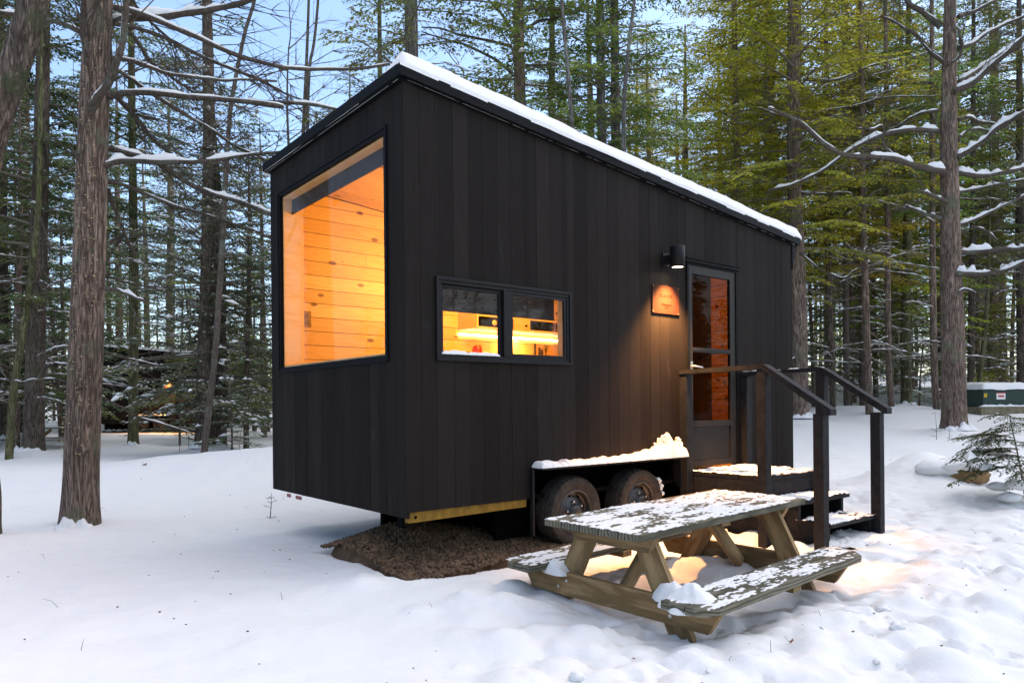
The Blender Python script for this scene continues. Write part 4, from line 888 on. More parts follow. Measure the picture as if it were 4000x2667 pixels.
p = at(3790, 1890, 8.35); z = gz(p.x, p.y)
bo = empty("boulder", (p.x, p.y, gz(p.x, p.y) + .045)); tag(bo, "tan boulder poking out of a snow drift beside the small hemlock", "boulder")
mb = MB(); blob(mb, (0, .1, .03), (.19, .2, .125), 3, 4, .5); mb.build("rock", M_ROCK, bo)
mb = MB(); blob(mb, (-.05, .14, .145), (.25, .22, .095), 7, 4, .3); blob(mb, (-.25, .2, .10), (.25, .2, .11), 8, 3, .3); mb.build("snow_cap", M_SNOW, bo)
def leaf_mesh(name, loc, s, rz, lab, tilt=.3):
    pts = [(0, 0), (.2, -.15), (.35, -.5), (.5, -.25), (.85, -.35), (.75, -.08), (1.1, 0), (.75, .1), (.8, .4), (.5, .25), (.3, .5), (.2, .15)]
    mb = MB(); n = len(pts); v = [(x, y, .18 * x * x + .25 * abs(y) + .05 * math.sin(x * 9)) for x, y in pts] + [(.45, 0, .0)]
    mb.add(np.array(v) * s, [(i, (i + 1) % n, n) for i in range(n)]); v2 = np.array(v); v2[:, 2] -= .03; mb.add(v2 * s, [((i + 1) % n, i, n) for i in range(n)])
    mb.tube(np.array([(0, 0, 0), (-.3, .05, .2), (-.45, .05, .5)]) * s, [.018 * s] * 3, 5)
    o = mb.build(name, M_DLEAF); o.location = loc; o.rotation_euler = (tilt, .2, rz); tag(o, lab, "leaf", "dead leaves on the snow"); return o
for px, py, y, s, lab in ((3080, 2447, 3.62, .05, "curled brown maple leaf on the trampled snow right of the near bench"), (562, 1836, 11.4, .09, "single orange-brown leaf on the smooth snow bank left of the cabin"), (2470, 2470, 3.3, .018, "tiny dark leaf scrap on the snow below the near table leg"), (3330, 2424, 3.7, .022, "tiny tan leaf scrap on the snow at the right of the maple leaf")):
    q = at(px, py, y); zz = gz(q.x, q.y); leaf_mesh("dead_leaf", (q.x, q.y, zz + .012), s, rnd.uniform(0, 6), lab)
mb = MB(); rl = np.random.default_rng(12)      # bits of bark and needles on the snow
for i in range(210):
    y = 2.4 + 11 * rl.random() ** 1.6; x = y * rl.uniform(-.75, .8); u = under(np.array([x]), np.array([y]))[0][0]
    if u > .2: continue
    zz = gz(x, y); s = rl.uniform(.003, .009); mb.add(iv * s * np.array([1, rl.uniform(.4, 1), .5]) + np.array([x, y, zz + .003]), ifc, 0)
for i in range(70):
    y = 3 + 10 * rl.random(); x = y * rl.uniform(-.7, .75)
    if under(np.array([x]), np.array([y]))[0][0] > .2: continue
    zz = gz(x, y); a = rl.uniform(0, 6.28); l = rl.uniform(.03, .10); mb.tube([(x, y, zz - .01), (x + l * .5 * math.cos(a), y + l * .5 * math.sin(a), zz + .02 + l * .2), (x + l * math.cos(a), y + l * math.sin(a), zz + l * rl.uniform(.1, .8))], [.0014, .0011, .0007], 4)
tag(mb.build("needle_litter", M_BARKD), "dark specks of bark and needles scattered over the snow", "litter", kind="stuff")

# ------------------------------------------------------------------ foliage generators
def norm(a): return a / (np.linalg.norm(a, axis=-1, keepdims=True) + 1e-9)
def octa(c, d, up, ln, wd, th):
    """stretched octahedra (flat snow pads): arrays"""
    s = norm(np.cross(d, up)); u = norm(np.cross(s, d)); L_, W_, T_ = ln[:, None], wd[:, None], th[:, None]
    v = np.stack([c - d * L_ * .5, c + s * W_ * .5, c + d * L_ * .5, c - s * W_ * .5, c + u * T_, c - u * T_ * .35], 1); n = len(c)
    f = np.array([(0, 1, 4), (1, 2, 4), (2, 3, 4), (3, 0, 4), (1, 0, 5), (2, 1, 5), (3, 2, 5), (0, 3, 5)])
    return v.reshape(-1, 3), (f[None] + (np.arange(n) * 6)[:, None, None]).reshape(-1, 3)
def bough(rg, P, Ln, wood, leaf, snow, tw_step, lsz, lstep, snowp, tips=1.0, tw_max=.75):
    n = len(P); s = np.linspace(0, 1, n); T = norm(np.gradient(P, axis=0)); up = np.array([0, 0, 1.0])
    S = norm(np.cross(T, up)); q = np.arange(.14, 1.0, tw_step / Ln); q = q + rg.uniform(-.3, .3, len(q)) * tw_step / Ln; q = np.clip(q, .05, .995); m = len(q)
    if m < 2: return
    B = np.stack([np.interp(q, s, P[:, i]) for i in range(3)], 1); Tq = np.stack([np.interp(q, s, T[:, i]) for i in range(3)], 1); Sq = np.stack([np.interp(q, s, S[:, i]) for i in range(3)], 1)
    sg = np.where(np.arange(m) % 2 == 0, 1, -1)[:, None]
    tl = np.minimum(tw_max, (.10 + .48 * Ln * (1 - q) ** .75 * np.clip(q * 3, .35, 1))) * rg.uniform(.6, 1.15, m) * tips
    D = norm(Tq * rg.uniform(.55, .95, (m, 1)) + sg * Sq * rg.uniform(.6, .95, (m, 1)) + up * rg.uniform(-.16, .06, (m, 1)))
    mid = B + D * (tl * .5)[:, None] + up * (.02 * tl)[:, None]; end = B + D * tl[:, None] - up * (.14 * tl)[:, None]
    # twig wood: thin 3-sided
    w_ = np.maximum(.0018, .0038 * tl)[:, None]; sd_ = norm(np.cross(D, up))
    v = np.stack([B + sd_ * w_, B - sd_ * w_, B + up * w_ * 1.4, end], 1).reshape(-1, 3); f = (np.array([(0, 1, 3), (1, 2, 3), (2, 0, 3)])[None] + (np.arange(m) * 4)[:, None, None]).reshape(-1, 3); wood.append((v, f))
    # leaf sprays along each twig (+ along the leader)
    k = int(tw_max / lstep) + 2; j = np.arange(k)[None]; pos = (j + rg.uniform(.2, .8, (m, k))) * lstep; ok = pos < tl[:, None]; r = pos / tl[:, None]
    C = B[:, None] * ((1 - r) ** 2)[..., None] + 2 * mid[:, None] * (r * (1 - r))[..., None] + end[:, None] * (r ** 2)[..., None]
    C = C[ok]; Dk = np.repeat(D[:, None], k, 1)[ok]; rk = r[ok]; tlk = np.repeat(tl[:, None], k, 1)[ok]; nn = len(C)
    sk = np.where(rg.random(nn) < .5, 1, -1)[:, None]; sdk = norm(np.cross(Dk, up))
    ld = norm(Dk * rg.uniform(.4, .95, (nn, 1)) + sk * sdk * rg.uniform(.45, 1.0, (nn, 1)) + up * rg.uniform(-.35, .18, (nn, 1)))
    ll = lsz * rg.uniform(.6, 1.3, nn) * np.clip(1.25 - .5 * rk, .5, 1.2); ax = norm(np.cross(ld, up) + up * rg.uniform(-.6, .6, (nn, 1))); lw = ll * rg.uniform(.17, .27, nn)
    md = C + ld * (ll * .45)[:, None]; tip = C + ld * ll[:, None] - up * (ll * .12)[:, None]
    v = np.stack([C, md + ax * lw[:, None], tip, md - ax * lw[:, None]], 1).reshape(-1, 3); f = (np.array([(0, 1, 2, 3)])[None] + (np.arange(nn) * 4)[:, None, None]).reshape(-1, 4); leaf.append((v, f))
    if snowp > 0:
        cl = np.clip(.5 + 1.6 * vnoise(B[:, 0] * 1.3, B[:, 2] * 1.7 + B[:, 1], 5), 0, 1.2)
        kk = max(1, int(round(3 * tw_max / .5))); tlr = np.repeat(tl, kk); r = rg.uniform(.1, .95, m * kk); Bk, Mk, Ek, Dk = [np.repeat(z_, kk, 0) for z_ in (B, mid, end, D)]
        keep = rg.random(m * kk) < snowp * np.repeat(cl, kk); r = r[keep]
        C = (Bk[keep] * ((1 - r) ** 2)[:, None] + 2 * Mk[keep] * (r * (1 - r))[:, None] + Ek[keep] * (r ** 2)[:, None]); n2 = len(C)
        if n2:
            sd2 = norm(np.cross(Dk[keep], up)); C = C + sd2 * (rg.uniform(-.35, .35, n2) * lsz)[:, None] + up * (.012 + lsz * .06)
            dd = norm(Dk[keep] + sd2 * rg.uniform(-.9, .9, (n2, 1)) + up * rg.uniform(-.15, .08, (n2, 1)))
            snow.append(octa(C, dd, np.repeat(up[None], n2, 0), lsz * rg.uniform(.5, 1.35, n2), lsz * rg.uniform(.22, .5, n2), lsz * rg.uniform(.08, .2, n2)))
        if rg.random() < snowp * .8:      # a few heavier pads
            n3 = rg.integers(1, 4); ix = rg.integers(0, m, n3); C = B[ix] * .4 + end[ix] * .6 + up * .02
            snow.append(octa(C, D[ix], np.repeat(up[None], n3, 0), rg.uniform(.14, .34, n3), rg.uniform(.08, .16, n3), rg.uniform(.03, .07, n3)))
def pack(lst, mb, mi, smooth=False):
    for v, f in lst: mb.add(v, f, mi, smooth)
def branch_path(rg, z, az, Ln, elev, droop, n=9):
    s = np.linspace(0, 1, n); wv = rg.uniform(-.35, .35); a = az + wv * s * s
    x = np.cumsum(np.concatenate([[0], np.cos(a[1:])])) / (n - 1) * Ln; y = np.cumsum(np.concatenate([[0], np.sin(a[1:])])) / (n - 1) * Ln
    zz = z + Ln * (math.tan(elev) * s - droop * s ** 2) + .02 * Ln * rg.standard_normal(n) * s; return np.stack([x * math.cos(elev), y * math.cos(elev), zz], 1)
def hemlock(seed, Ht, zlo, nbr, Lmax, lsz=.098, lstep=.033, tw=.09, snowp=.0, dead=26, gap=.25, droop=.25, wtop=.35):
    rg = np.random.default_rng(seed); wood, leaf, snow = [], [], []; mb = MB()
    for i in range(nbr):
        h = (i + rg.random()) / nbr; z = zlo + (Ht - zlo) * h
        if vnoise(np.array([h * 9.0]), np.array([seed * 1.0]), 2)[0] < -.5 + gap * .6: continue
        az = i * 2.4 + rg.uniform(-.7, .7); Ln = Lmax * ((1 - h) ** .8 * (1 - wtop) + wtop * (1 - h) ** .3 + .04) * rg.uniform(.55, 1.1) * (1 if h > .08 else .75)
        P = branch_path(rg, z, az, Ln, R(rg.uniform(-6, 16) + 26 * h), droop * rg.uniform(.5, 1.3))
        mb.tube(P, np.linspace(.010 * Ln + .004, .003, len(P)), 5, 0, False)
        bough(rg, P, Ln, wood, leaf, snow, tw, lsz, lstep, snowp)
    for i in range(dead):      # dead lower limbs
        z = rg.uniform(.8, max(zlo * 1.9, 4.5)); Ln = rg.uniform(.5, 2.2); P = branch_path(rg, z, rg.uniform(0, 6.28), Ln, R(rg.uniform(-12, 18)), rg.uniform(-.05, .3), 7); mb.tube(P, np.linspace(.016, .003, 7), 5, 0, False)
        for _ in range(int(Ln * 4)):
            k = rg.integers(1, 6); d = norm(P[min(k + 1, 6)] - P[k] + rg.uniform(-.25, .25, 3) * Ln * .4); l = rg.uniform(.15, .6); e = P[k] + d * l; mb.tube([P[k], (P[k] + e) / 2 + rg.uniform(-.03, .03, 3), e], [.005, .004, .0015], 4, 0, False)
        if snowp and rg.random() < .8:
            k = np.arange(1, 6); snow.append(octa(P[k] + np.array([0, 0, .014]), norm(P[k + 1] - P[k - 1]), np.repeat(np.array([[0, 0, 1.]]), 5, 0), np.full(5, Ln / 5.2), rg.uniform(.018, .04, 5), rg.uniform(.012, .03, 5)))
    pack(wood, mb, 0); pack(leaf, mb, 1); sn = MB(); pack(snow, sn, 0, False)
    return mb, sn
PROTO = {}
def proto(key, *a, **k):
    mb, sn = hemlock(*a, **k); o = mb.build("crown", [M_TWIG, M_LEAF]); me = o.data; bpy.data.objects.remove(o); sm = None
    if sn.v: o = sn.build("snow_load", M_SNOWB); sm = o.data; bpy.data.objects.remove(o)
    PROTO[key] = (me, sm)
#      key      seed Ht  zlo nbr Lmax
proto("tall1", 1, 17, 2.6, 112, 3.2, lsz=.115, snowp=.2)
proto("tall2", 2, 16, 4.2, 96, 2.9, snowp=.18)
proto("tall3", 3, 18, 1.6, 120, 3.4, lsz=.115, snowp=.28)
proto("green1", 4, 17, 4.0, 128, 3.4, snowp=.05, gap=.1)
proto("green2", 5, 16, 2.4, 118, 3.1, snowp=.08, gap=.15)
proto("mid1", 6, 8.5, .7, 110, 2.5, snowp=.5, dead=4)
proto("mid2", 7, 6.5, .5, 90, 2.1, snowp=.5, dead=3)
proto("mid3", 8, 9.5, 1.2, 105, 2.6, snowp=.35, dead=6, gap=.35)
proto("sparse", 9, 15, 5.0, 60, 2.4, snowp=.12, gap=.5, dead=34)
proto("dead", 10, 14, 6.5, 26, 1.6, snowp=.2, gap=.4, dead=46)
proto("low1", 11, 3.2, .2, 46, 1.3, lsz=.07, lstep=.04, tw=.08, snowp=.5, dead=0)
proto("far1", 12, 17, 2.0, 80, 3.4, lsz=.19, lstep=.10, tw=.17, snowp=.18, dead=14)
proto("far2", 13, 15, 3.4, 72, 3.1, lsz=.19, lstep=.10, tw=.17, snowp=.15, dead=18)
proto("far3", 14, 8, .6, 75, 2.6, lsz=.18, lstep=.10, tw=.16, snowp=.35, dead=4)
GREENS = {'dark': (.125, .17, .075), 'blue': (.14, .20, .125), 'olive': (.33, .35, .055), 'yellow': (.44, .41, .045), 'mid': (.17, .225, .06)}  # olive and yellow carry the sunlit yellow-green in the leaf colour

def trunk_mesh(P, r, seed, flare=True, k=16, step=.12, rough=.05):
    Q, s = resample(P, step); n = len(Q); rg = np.random.default_rng(seed); rr = np.interp(s, np.linspace(0, 1, len(r)), r)
    d = np.linalg.norm(np.diff(Q, axis=0), axis=1).sum() * s; v, f = tube(Q, rr, k); v = v.reshape(n, k, 3); a = np.arange(k) * 2 * math.pi / k
    k1 = 1 + rough * (vnoise(np.cos(a)[None] * 1.6 + 30 + d[:, None] * .3, np.sin(a)[None] * 1.6 + d[:, None] * .7, seed) * 1.6 + .6 * vnoise(np.cos(a)[None] * 4 + 9, np.sin(a)[None] * 4 + d[:, None] * 2.2, seed + 1))
    if flare: k1 = k1 + (np.exp(-d / .22)[:, None] * (.40 + .35 * np.cos(a * 4 + seed)[None] * .6))
    v = Q[:, None] + (v - Q[:, None]) * k1[..., None]
    mb = MB(); mb.add(v.reshape(-1, 3), f, 0, True); return mb
BARK = {'BARK': M_BARK, 'BARKD': M_BARKD, 'BARKG': M_BARKG, 'BARKM': M_BARKM, 'LIMB': M_LIMB}
# crown, tint, height, and label for each photographed trunk
INFO = {
 "bigleft": (None, None, "thick rough trunk nearest the camera on the left with long snowy limbs"),
 "farleft": (None, None, "leaning furrowed trunk cut by the left edge with snow along its upper side"),
 "left2": ("tall1", 'dark', "dark straight conifer just left of the thickest trunk, before the far picnic table"),
 "left3": ("tall2", 'dark', "dark trunk behind the far picnic table near the left edge"),
 "left4": (None, None, "slim trunk leaning right beside the far picnic table"),
 "left5": ("tall2", 'blue', "slim straight conifer with a snow collar in front of the distant cabin"),
 "pairleft": ("mid1", 'blue', "left trunk of the close pair between the thick trunk and the cabin"),
 "deadstrip": ("dead", 'dark', "tall trunk with a pale barkless strip left of the cabin"),
 "lean": (None, None, "thin bare trunk leaning right in front of the close pair of trunks"),
 "roof1": ("sparse", 'mid', "grey trunk rising straight behind the highest corner of the cabin roof"),
 "roof2": ("tall2", 'mid', "thick brown conifer trunk behind the middle of the cabin roof"),
 "roof3": ("sparse", 'mid', "mossy green trunk between the brown trunk and the pale birch behind the roof"),
 "birch": (None, None, "thin pale mottled trunk leaning left behind the cabin roof"),
 "roof4": ("tall2", 'mid', "left one of the two tall grey trunks close together behind the roof"),
 "roof5": ("sparse", 'mid', "right one of the two tall grey trunks close together, with pale lichen"),
 "roof6": (None, None, "slim pale trunk leaning right beside the two tall grey trunks behind the roof"),
 "stem1": (None, None, "left of two thin bare stems against the sky left of the roof peak"),
 "stem2": (None, None, "right of two thin bare stems against the sky left of the roof peak"),
 "olive": ("sparse", 'mid', "yellow-green mossy slim trunk left of the roof peak"),
 "rear": ("green1", 'olive', "big straight conifer standing right behind the rear end of the cabin"),
 "bigright": (None, None, "big brown trunk in the snow clearing on the right with snow-laden limbs on both sides"),
 "r3": ("green2", 'olive', "dark mossy thick trunk at the edge of the woods left of the big right trunk"),
 "r4": ("sparse", 'olive', "smooth brown trunk above the far handrail"),
 "r5": ("sparse", 'mid', "reddish leaning trunk at the wood edge beyond the handrail end"),
 "r6": ("sparse", 'olive', "thin dark trunk touching the smooth brown trunk above the far handrail"),
 "r7": ("green1", 'yellow', "slim pale trunk between the handrail posts at the wood edge"),
 "r8": ("sparse", 'mid', "dark curved trunk just right of the rear end of the cabin"),
 "r9": ("sparse", 'mid', "slim trunk just left of the big right trunk"),
 "r10": ("tall2", 'mid', "dark trunk just right of the big right trunk"),
 "r11": (None, None, "slim leaning trunk between the big right trunk and the green utility box"),
 "r12": ("tall2", 'mid', "brown trunk rising behind the green utility box"),
 "r13": ("tall1", 'mid', "dark trunk at the right edge behind the utility box"),
 "edge": ("tall3", 'dark', "dark trunk at the very left edge behind the leaning furrowed trunk"),
}
HGT = {"tall1": 17, "tall2": 16, "tall3": 18, "green1": 17, "green2": 16, "sparse": 15, "dead": 14, "mid1": 15, "mid3": 15}
ROOTS = {}
for key, bpx, y, rad, path, bk in TREES:
    b = at(path[0][0], path[0][1], y); zb = gz(b.x, b.y); ck, tint, lab = INFO[key]
    root = empty("conifer_tree" if ck or key in ("bigleft", "bigright") else "bare_tree", (b.x, b.y, zb)); tag(root, lab, "tree"); ROOTS[key] = root
    pts = [at(px, py, y) for px, py in path]; P = [(q.x - b.x, q.y - b.y, q.z - zb) for q in pts]
    P = [p_ for p_ in P if p_[2] > .3]; P = [(P[0][0] * .2, 0, -.25), (P[0][0] * .3, 0, .05)] + P
    dx = (P[-1][0] - P[-2][0]) / (P[-1][2] - P[-2][2]); Ht = HGT.get(ck, 12 if rad > .1 else 8.5); dx = max(-.08, min(.08, dx))
    while P[-1][2] < Ht: P.append((P[-1][0] + dx * 2, P[-1][1], P[-1][2] + 2))
    zz = np.array([p_[2] for p_ in P]); rr = rad * np.clip(1 - zz / (P[-1][2] + .8), .04, 1) ** (.6 if rad > .1 else .5) * 1.08
    big = key in ("bigleft", "bigright", "rear", "farleft")
    Pr, s_ = resample(P, .15); rs = np.interp(Pr[:, 2], zz, rr)
    trunk_mesh(Pr, rs, len(lab), rad > .1, 40 if big else 16, .05 if big else .15, .05 if big else .07).build("trunk", BARK[bk], root)
    if ck:
        me, sm = PROTO[ck]; az = rnd.uniform(0, 6.28); c = link("crown", me, root, color=tuple(g * rnd.uniform(.85, 1.15) for g in GREENS[tint])); c.rotation_euler = (0, 0, az)
        xs = np.interp(Ht * .5, Pr[:, 2], Pr[:, 0]); c.location = (xs * .0, 0, 0)
        if sm: sn = link("snow_load", sm, root); sn.rotation_euler = (0, 0, az); sn["kind"] = "stuff"
    if rad > .1:      # snow banked against the trunk foot
        mb = MB(); rg2 = np.random.default_rng(len(lab) + 5)
        for a in (4.1, 4.75, 5.4): heap(mb, (rad * 1.25 * math.cos(a), rad * 1.25 * math.sin(a), -.03), rad * .75, rad * .5, rad * rg2.uniform(.35, .75), int(rg2.integers(1, 99)), 14)
        mb.build("snow_collar", M_SNOWB, root)
# limbs traced on the photograph: points in photo px, start depth, depth gain, start/end width px, snow amount
def limb(root, pts, y0, dy, w0, w1, snow, seed, twigs=6, mat=None):
    o = root.location; n = len(pts); P = []
    for i, (px, py) in enumerate(pts):
        q = at(px, py, y0 + dy * (i / (n - 1)) ** 1.3); P.append((q.x - o.x, q.y - o.y, q.z - o.z))
    Q, s = resample(P, .045); rg = np.random.default_rng(seed); r = np.interp(s, [0, 1], [w0, w1]) * .5 / F * y0; r = r * (1 + .18 * vnoise(s * 31, s * 0, seed)); Q = Q + np.stack([vnoise(s * 9, s * 0 + i, seed + i) for i in range(3)], 1) * .018
    mb = MB(); mb.tube(Q, r, 10)
    for i in range(int(twigs * 2.2)):
        k = int(rg.uniform(.2, .98) * (len(Q) - 2)); T = norm(Q[k + 1] - Q[k]); side = norm(np.cross(T, [0, 1, 0]) * rg.choice([-1, 1]) + rg.uniform(-.4, .4, 3)); l = rg.uniform(.15, .8) * (1 + (rg.random() < .25)); d = norm(T * .9 + side * rg.uniform(.3, .8))
        p1 = Q[k] + d * l * .5 + rg.uniform(-.03, .03, 3); p2 = Q[k] + d * l + rg.uniform(-.07, .07, 3); mb.tube([Q[k], p1, p2], [.0065, .0045, .002], 5, 0, False)
        for _ in range(5): e = p1 + norm(d + rg.uniform(-.8, .8, 3)) * rg.uniform(.1, .5) * max(.6, l); mb.tube([p1, (p1 + e) / 2 + rg.uniform(-.015, .015, 3), e], [.0035, .0025, .0012], 4, 0, False)
    br = mb.build("branch", mat or M_LIMB, root)
    if snow:
        T = norm(np.gradient(Q, axis=0)); flat = np.clip(1.25 - np.abs(T[:, 2]) * 1.15, 0, 1)
        h = r * snow * flat * (1.0 + 1.3 * fbm(s * 16, s * 0, 4, seed + 7)); h = np.where(fbm(s * 9, s * 0 + 3, 3, seed + 8) > -.36 + .25 * (1 - min(snow, 1)), h, 0); m = h > .002
        mb = MB(); i = 0
        while i < len(Q):
            if m[i]:
                j = i
                while j + 1 < len(Q) and m[j + 1]: j += 1
                if j - i >= 3:
                    idx = np.arange(i, j + 1); e = np.clip(np.minimum(idx - i, j - idx) / 3 + .15, 0, 1) ** .5; C = Q[idx] + np.array([0, 0, 1]) * (r[idx] * .62)[:, None]; k = 12; a = np.arange(k) * 2 * math.pi / k
                    S = norm(np.cross(T[idx], [0, 0, 1.0])); U2 = norm(np.cross(S, T[idx])); wv = r[idx] * .98 * e; hv = h[idx] * e
                    lump = 1 + .16 * fbm(s[idx][:, None] * 60, np.cos(a)[None] * 2 + 5, 2, seed)
                    V = C[:, None] + S[:, None] * (wv[:, None] * np.cos(a)[None] * lump)[..., None] + U2[:, None] * (np.where(np.sin(a) > 0, hv[:, None] * np.sin(a)[None], .35 * r[idx][:, None] * np.sin(a)[None]) * lump)[..., None]
                    mb.add(V.reshape(-1, 3), grid_faces(len(idx), k, True), 0, True)
                    for e_, rv in ((0, 1), (len(idx) - 1, 0)): mb.add(np.vstack([V[e_], C[e_]]), [((q + 1) % k, q, k) if rv else (q, (q + 1) % k, k) for q in range(k)], 0, True)
                i = j + 1
            else: i += 1
        if mb.v: mb.build("snow", M_SNOWB, br)
    return br
def z1(l): return [(x * .6377, y * .6377) for x, y in l]
def z2(l): return [(x * .7655, 900 + y * .7655) for x, y in l]
def z8(l): return [(700 + x * .4464, y * .4464) for x, y in l]
def zR(l): return [(3000 + x * .6377, y * .6377) for x, y in l]
def zQ(l): return [(3000 + x * .574, 800 + y * .574) for x, y in l]
LB = ROOTS["bigleft"]; k_ = .6377
LIMBS = [
 (z1([(640, 160), (780, 120), (1000, 105), (1300, 60), (1500, 15), (1660, -60)]), .2, .5, 30, 20, 1.5),
 (z1([(545, 690), (600, 600), (680, 470), (740, 300), (770, 130), (776, -40), (780, -200)]), -.25, -.3, 34, 18, 1.1),
 (z1([(690, 45), (800, 70), (950, 125), (1200, 225), (1330, 290), (1500, 355), (1725, 410)]) + z8([(900, 590), (1150, 610), (1500, 610), (1850, 570)]), .1, 1.2, 22, 12, .9),
 (z1([(700, 150), (820, 170), (1000, 230), (1200, 330), (1450, 435), (1600, 490), (1725, 560)]) + z8([(700, 700), (900, 800), (1120, 890)]), .15, 1.4, 17, 8, .5),
 (z1([(670, 360), (800, 375), (950, 425), (1100, 465), (1250, 485), (1550, 492), (1700, 495)]), .1, .6, 18, 8, .8),
 (z1([(650, 592), (780, 568), (950, 570), (1150, 590), (1350, 610), (1600, 630), (1725, 650)]) + z8([(600, 895), (1100, 910), (1420, 965)]), .0, 1.0, 24, 14, 1.0),
 (z1([(700, 570), (760, 640), (850, 740), (950, 870), (1060, 950)]), .15, .3, 22, 14, .5),
 (z1([(930, 575), (1100, 680), (1250, 770), (1400, 870), (1550, 940), (1655, 1000)]), .3, .7, 16, 9, .8),
 (z1([(640, 1015), (750, 988), (1000, 995), (1200, 990), (1350, 975), (1550, 950), (1725, 935), (1830, 922)]), .0, .9, 24, 10, 1.6),
 (z1([(665, 905), (800, 940), (950, 985), (1150, 1120), (1300, 1190), (1480, 1240), (1655, 1305), (1760, 1340)]), .1, .9, 24, 18, 1.5),
 (z1([(655, 1110), (750, 1130), (950, 1210), (1100, 1270), (1300, 1330), (1500, 1395), (1655, 1455), (1740, 1490)]), .1, .9, 16, 9, .8),
 (z1([(500, 205), (400, 158), (300, 128), (150, 102), (0, 72), (-120, 40)]), -.05, -.4, 20, 12, 1.2),
 (z1([(535, 350), (508, 200), (512, 60), (515, -60), (520, -200)]), -.22, -.3, 22, 16, 0),
 (z2([(528, 295), (620, 312), (745, 364)]), -.1, -.2, 17, 11, 1.5),
 (z2([(515, 848), (600, 892), (700, 950), (850, 992), (1000, 1046)]), .1, .5, 9, 5, 1.2),
 (z2([(528, 235), (700, 272), (870, 312)]), .1, .5, 9, 5, .6), (z2([(525, 622), (650, 655), (740, 672), (830, 690)]), .1, .3, 9, 4, 1.3),
 (z1([(700, 425), (800, 480), (890, 545)]), .15, .3, 18, 12, 1.2), (z1([(775, 180), (850, 280), (930, 390), (1050, 470), (1200, 580)]), .2, .8, 16, 9, .2),
 (z1([(480, 980), (465, 945), (445, 912)]), -.2, -.1, 16, 6, 1.3), (z2([(360, 85), (300, 95), (238, 92)]), 0, .4, 7, 3, 1.4), (z2([(360, 245), (290, 262), (215, 305)]), 0, .3, 9, 4, 1.2),
 (z2([(350, 590), (270, 602), (185, 640)]), 0, .5, 8, 3, 1.2), (z2([(340, 768), (240, 755), (100, 770), (0, 755)]), 0, .9, 8, 4, 1.0), (z2([(350, 680), (270, 678), (220, 690)]), 0, .5, 7, 3, 1.2),
 (z1([(660, 1150), (700, 1260), (760, 1420), (830, 1560)]), .25, .3, 18, 9, .5), (z1([(640, 1530), (680, 1480), (760, 1440), (880, 1405)]), .25, .4, 12, 6, .3),
 (z1([(800, -30), (850, 60), (960, 170), (1080, 280), (1180, 350)]) , .2, .9, 15, 7, .2),
]
for i, (pts, off, dy, w0, w1, sn) in enumerate(LIMBS): limb(LB, pts, 7.35 + off, dy, w0, w1, sn, 100 + i, 0 if i == 14 else 7 if len(pts) > 4 else 2)
mb = MB(); rg = np.random.default_rng(3)      # shelf fungus dots up the bark
Pt = np.array([(px, py) for px, py in TREES[0][4]])
for i in range(270):
    py = rg.uniform(150, 1780); px = np.interp(py, Pt[::-1, 1], Pt[::-1, 0]); cl = rg.normal(); a = -math.pi / 2 + rg.choice([-.95, -.3, .35, .8]) + rg.normal() * .12
    q = at(px, py, 7.35); rr_ = .158 * 1.08 * (1 - max(0, q.z) / 13) ** .6 * 1.03 + .30 * .158 * math.exp(-max(0, q.z) / .22)
    c = np.array([q.x + rr_ * math.cos(a), 7.35 + rr_ * math.sin(a), q.z]) - np.array(LB.location); s = rg.uniform(.004, .010); mb.add(iv * s * np.array([1.5, 1, .6]) + c, ifc, 0, True)
fg = mb.build("bracket_fungus", M_FUNG, LB); fg["kind"] = "stuff"
RB = ROOTS["bigright"]
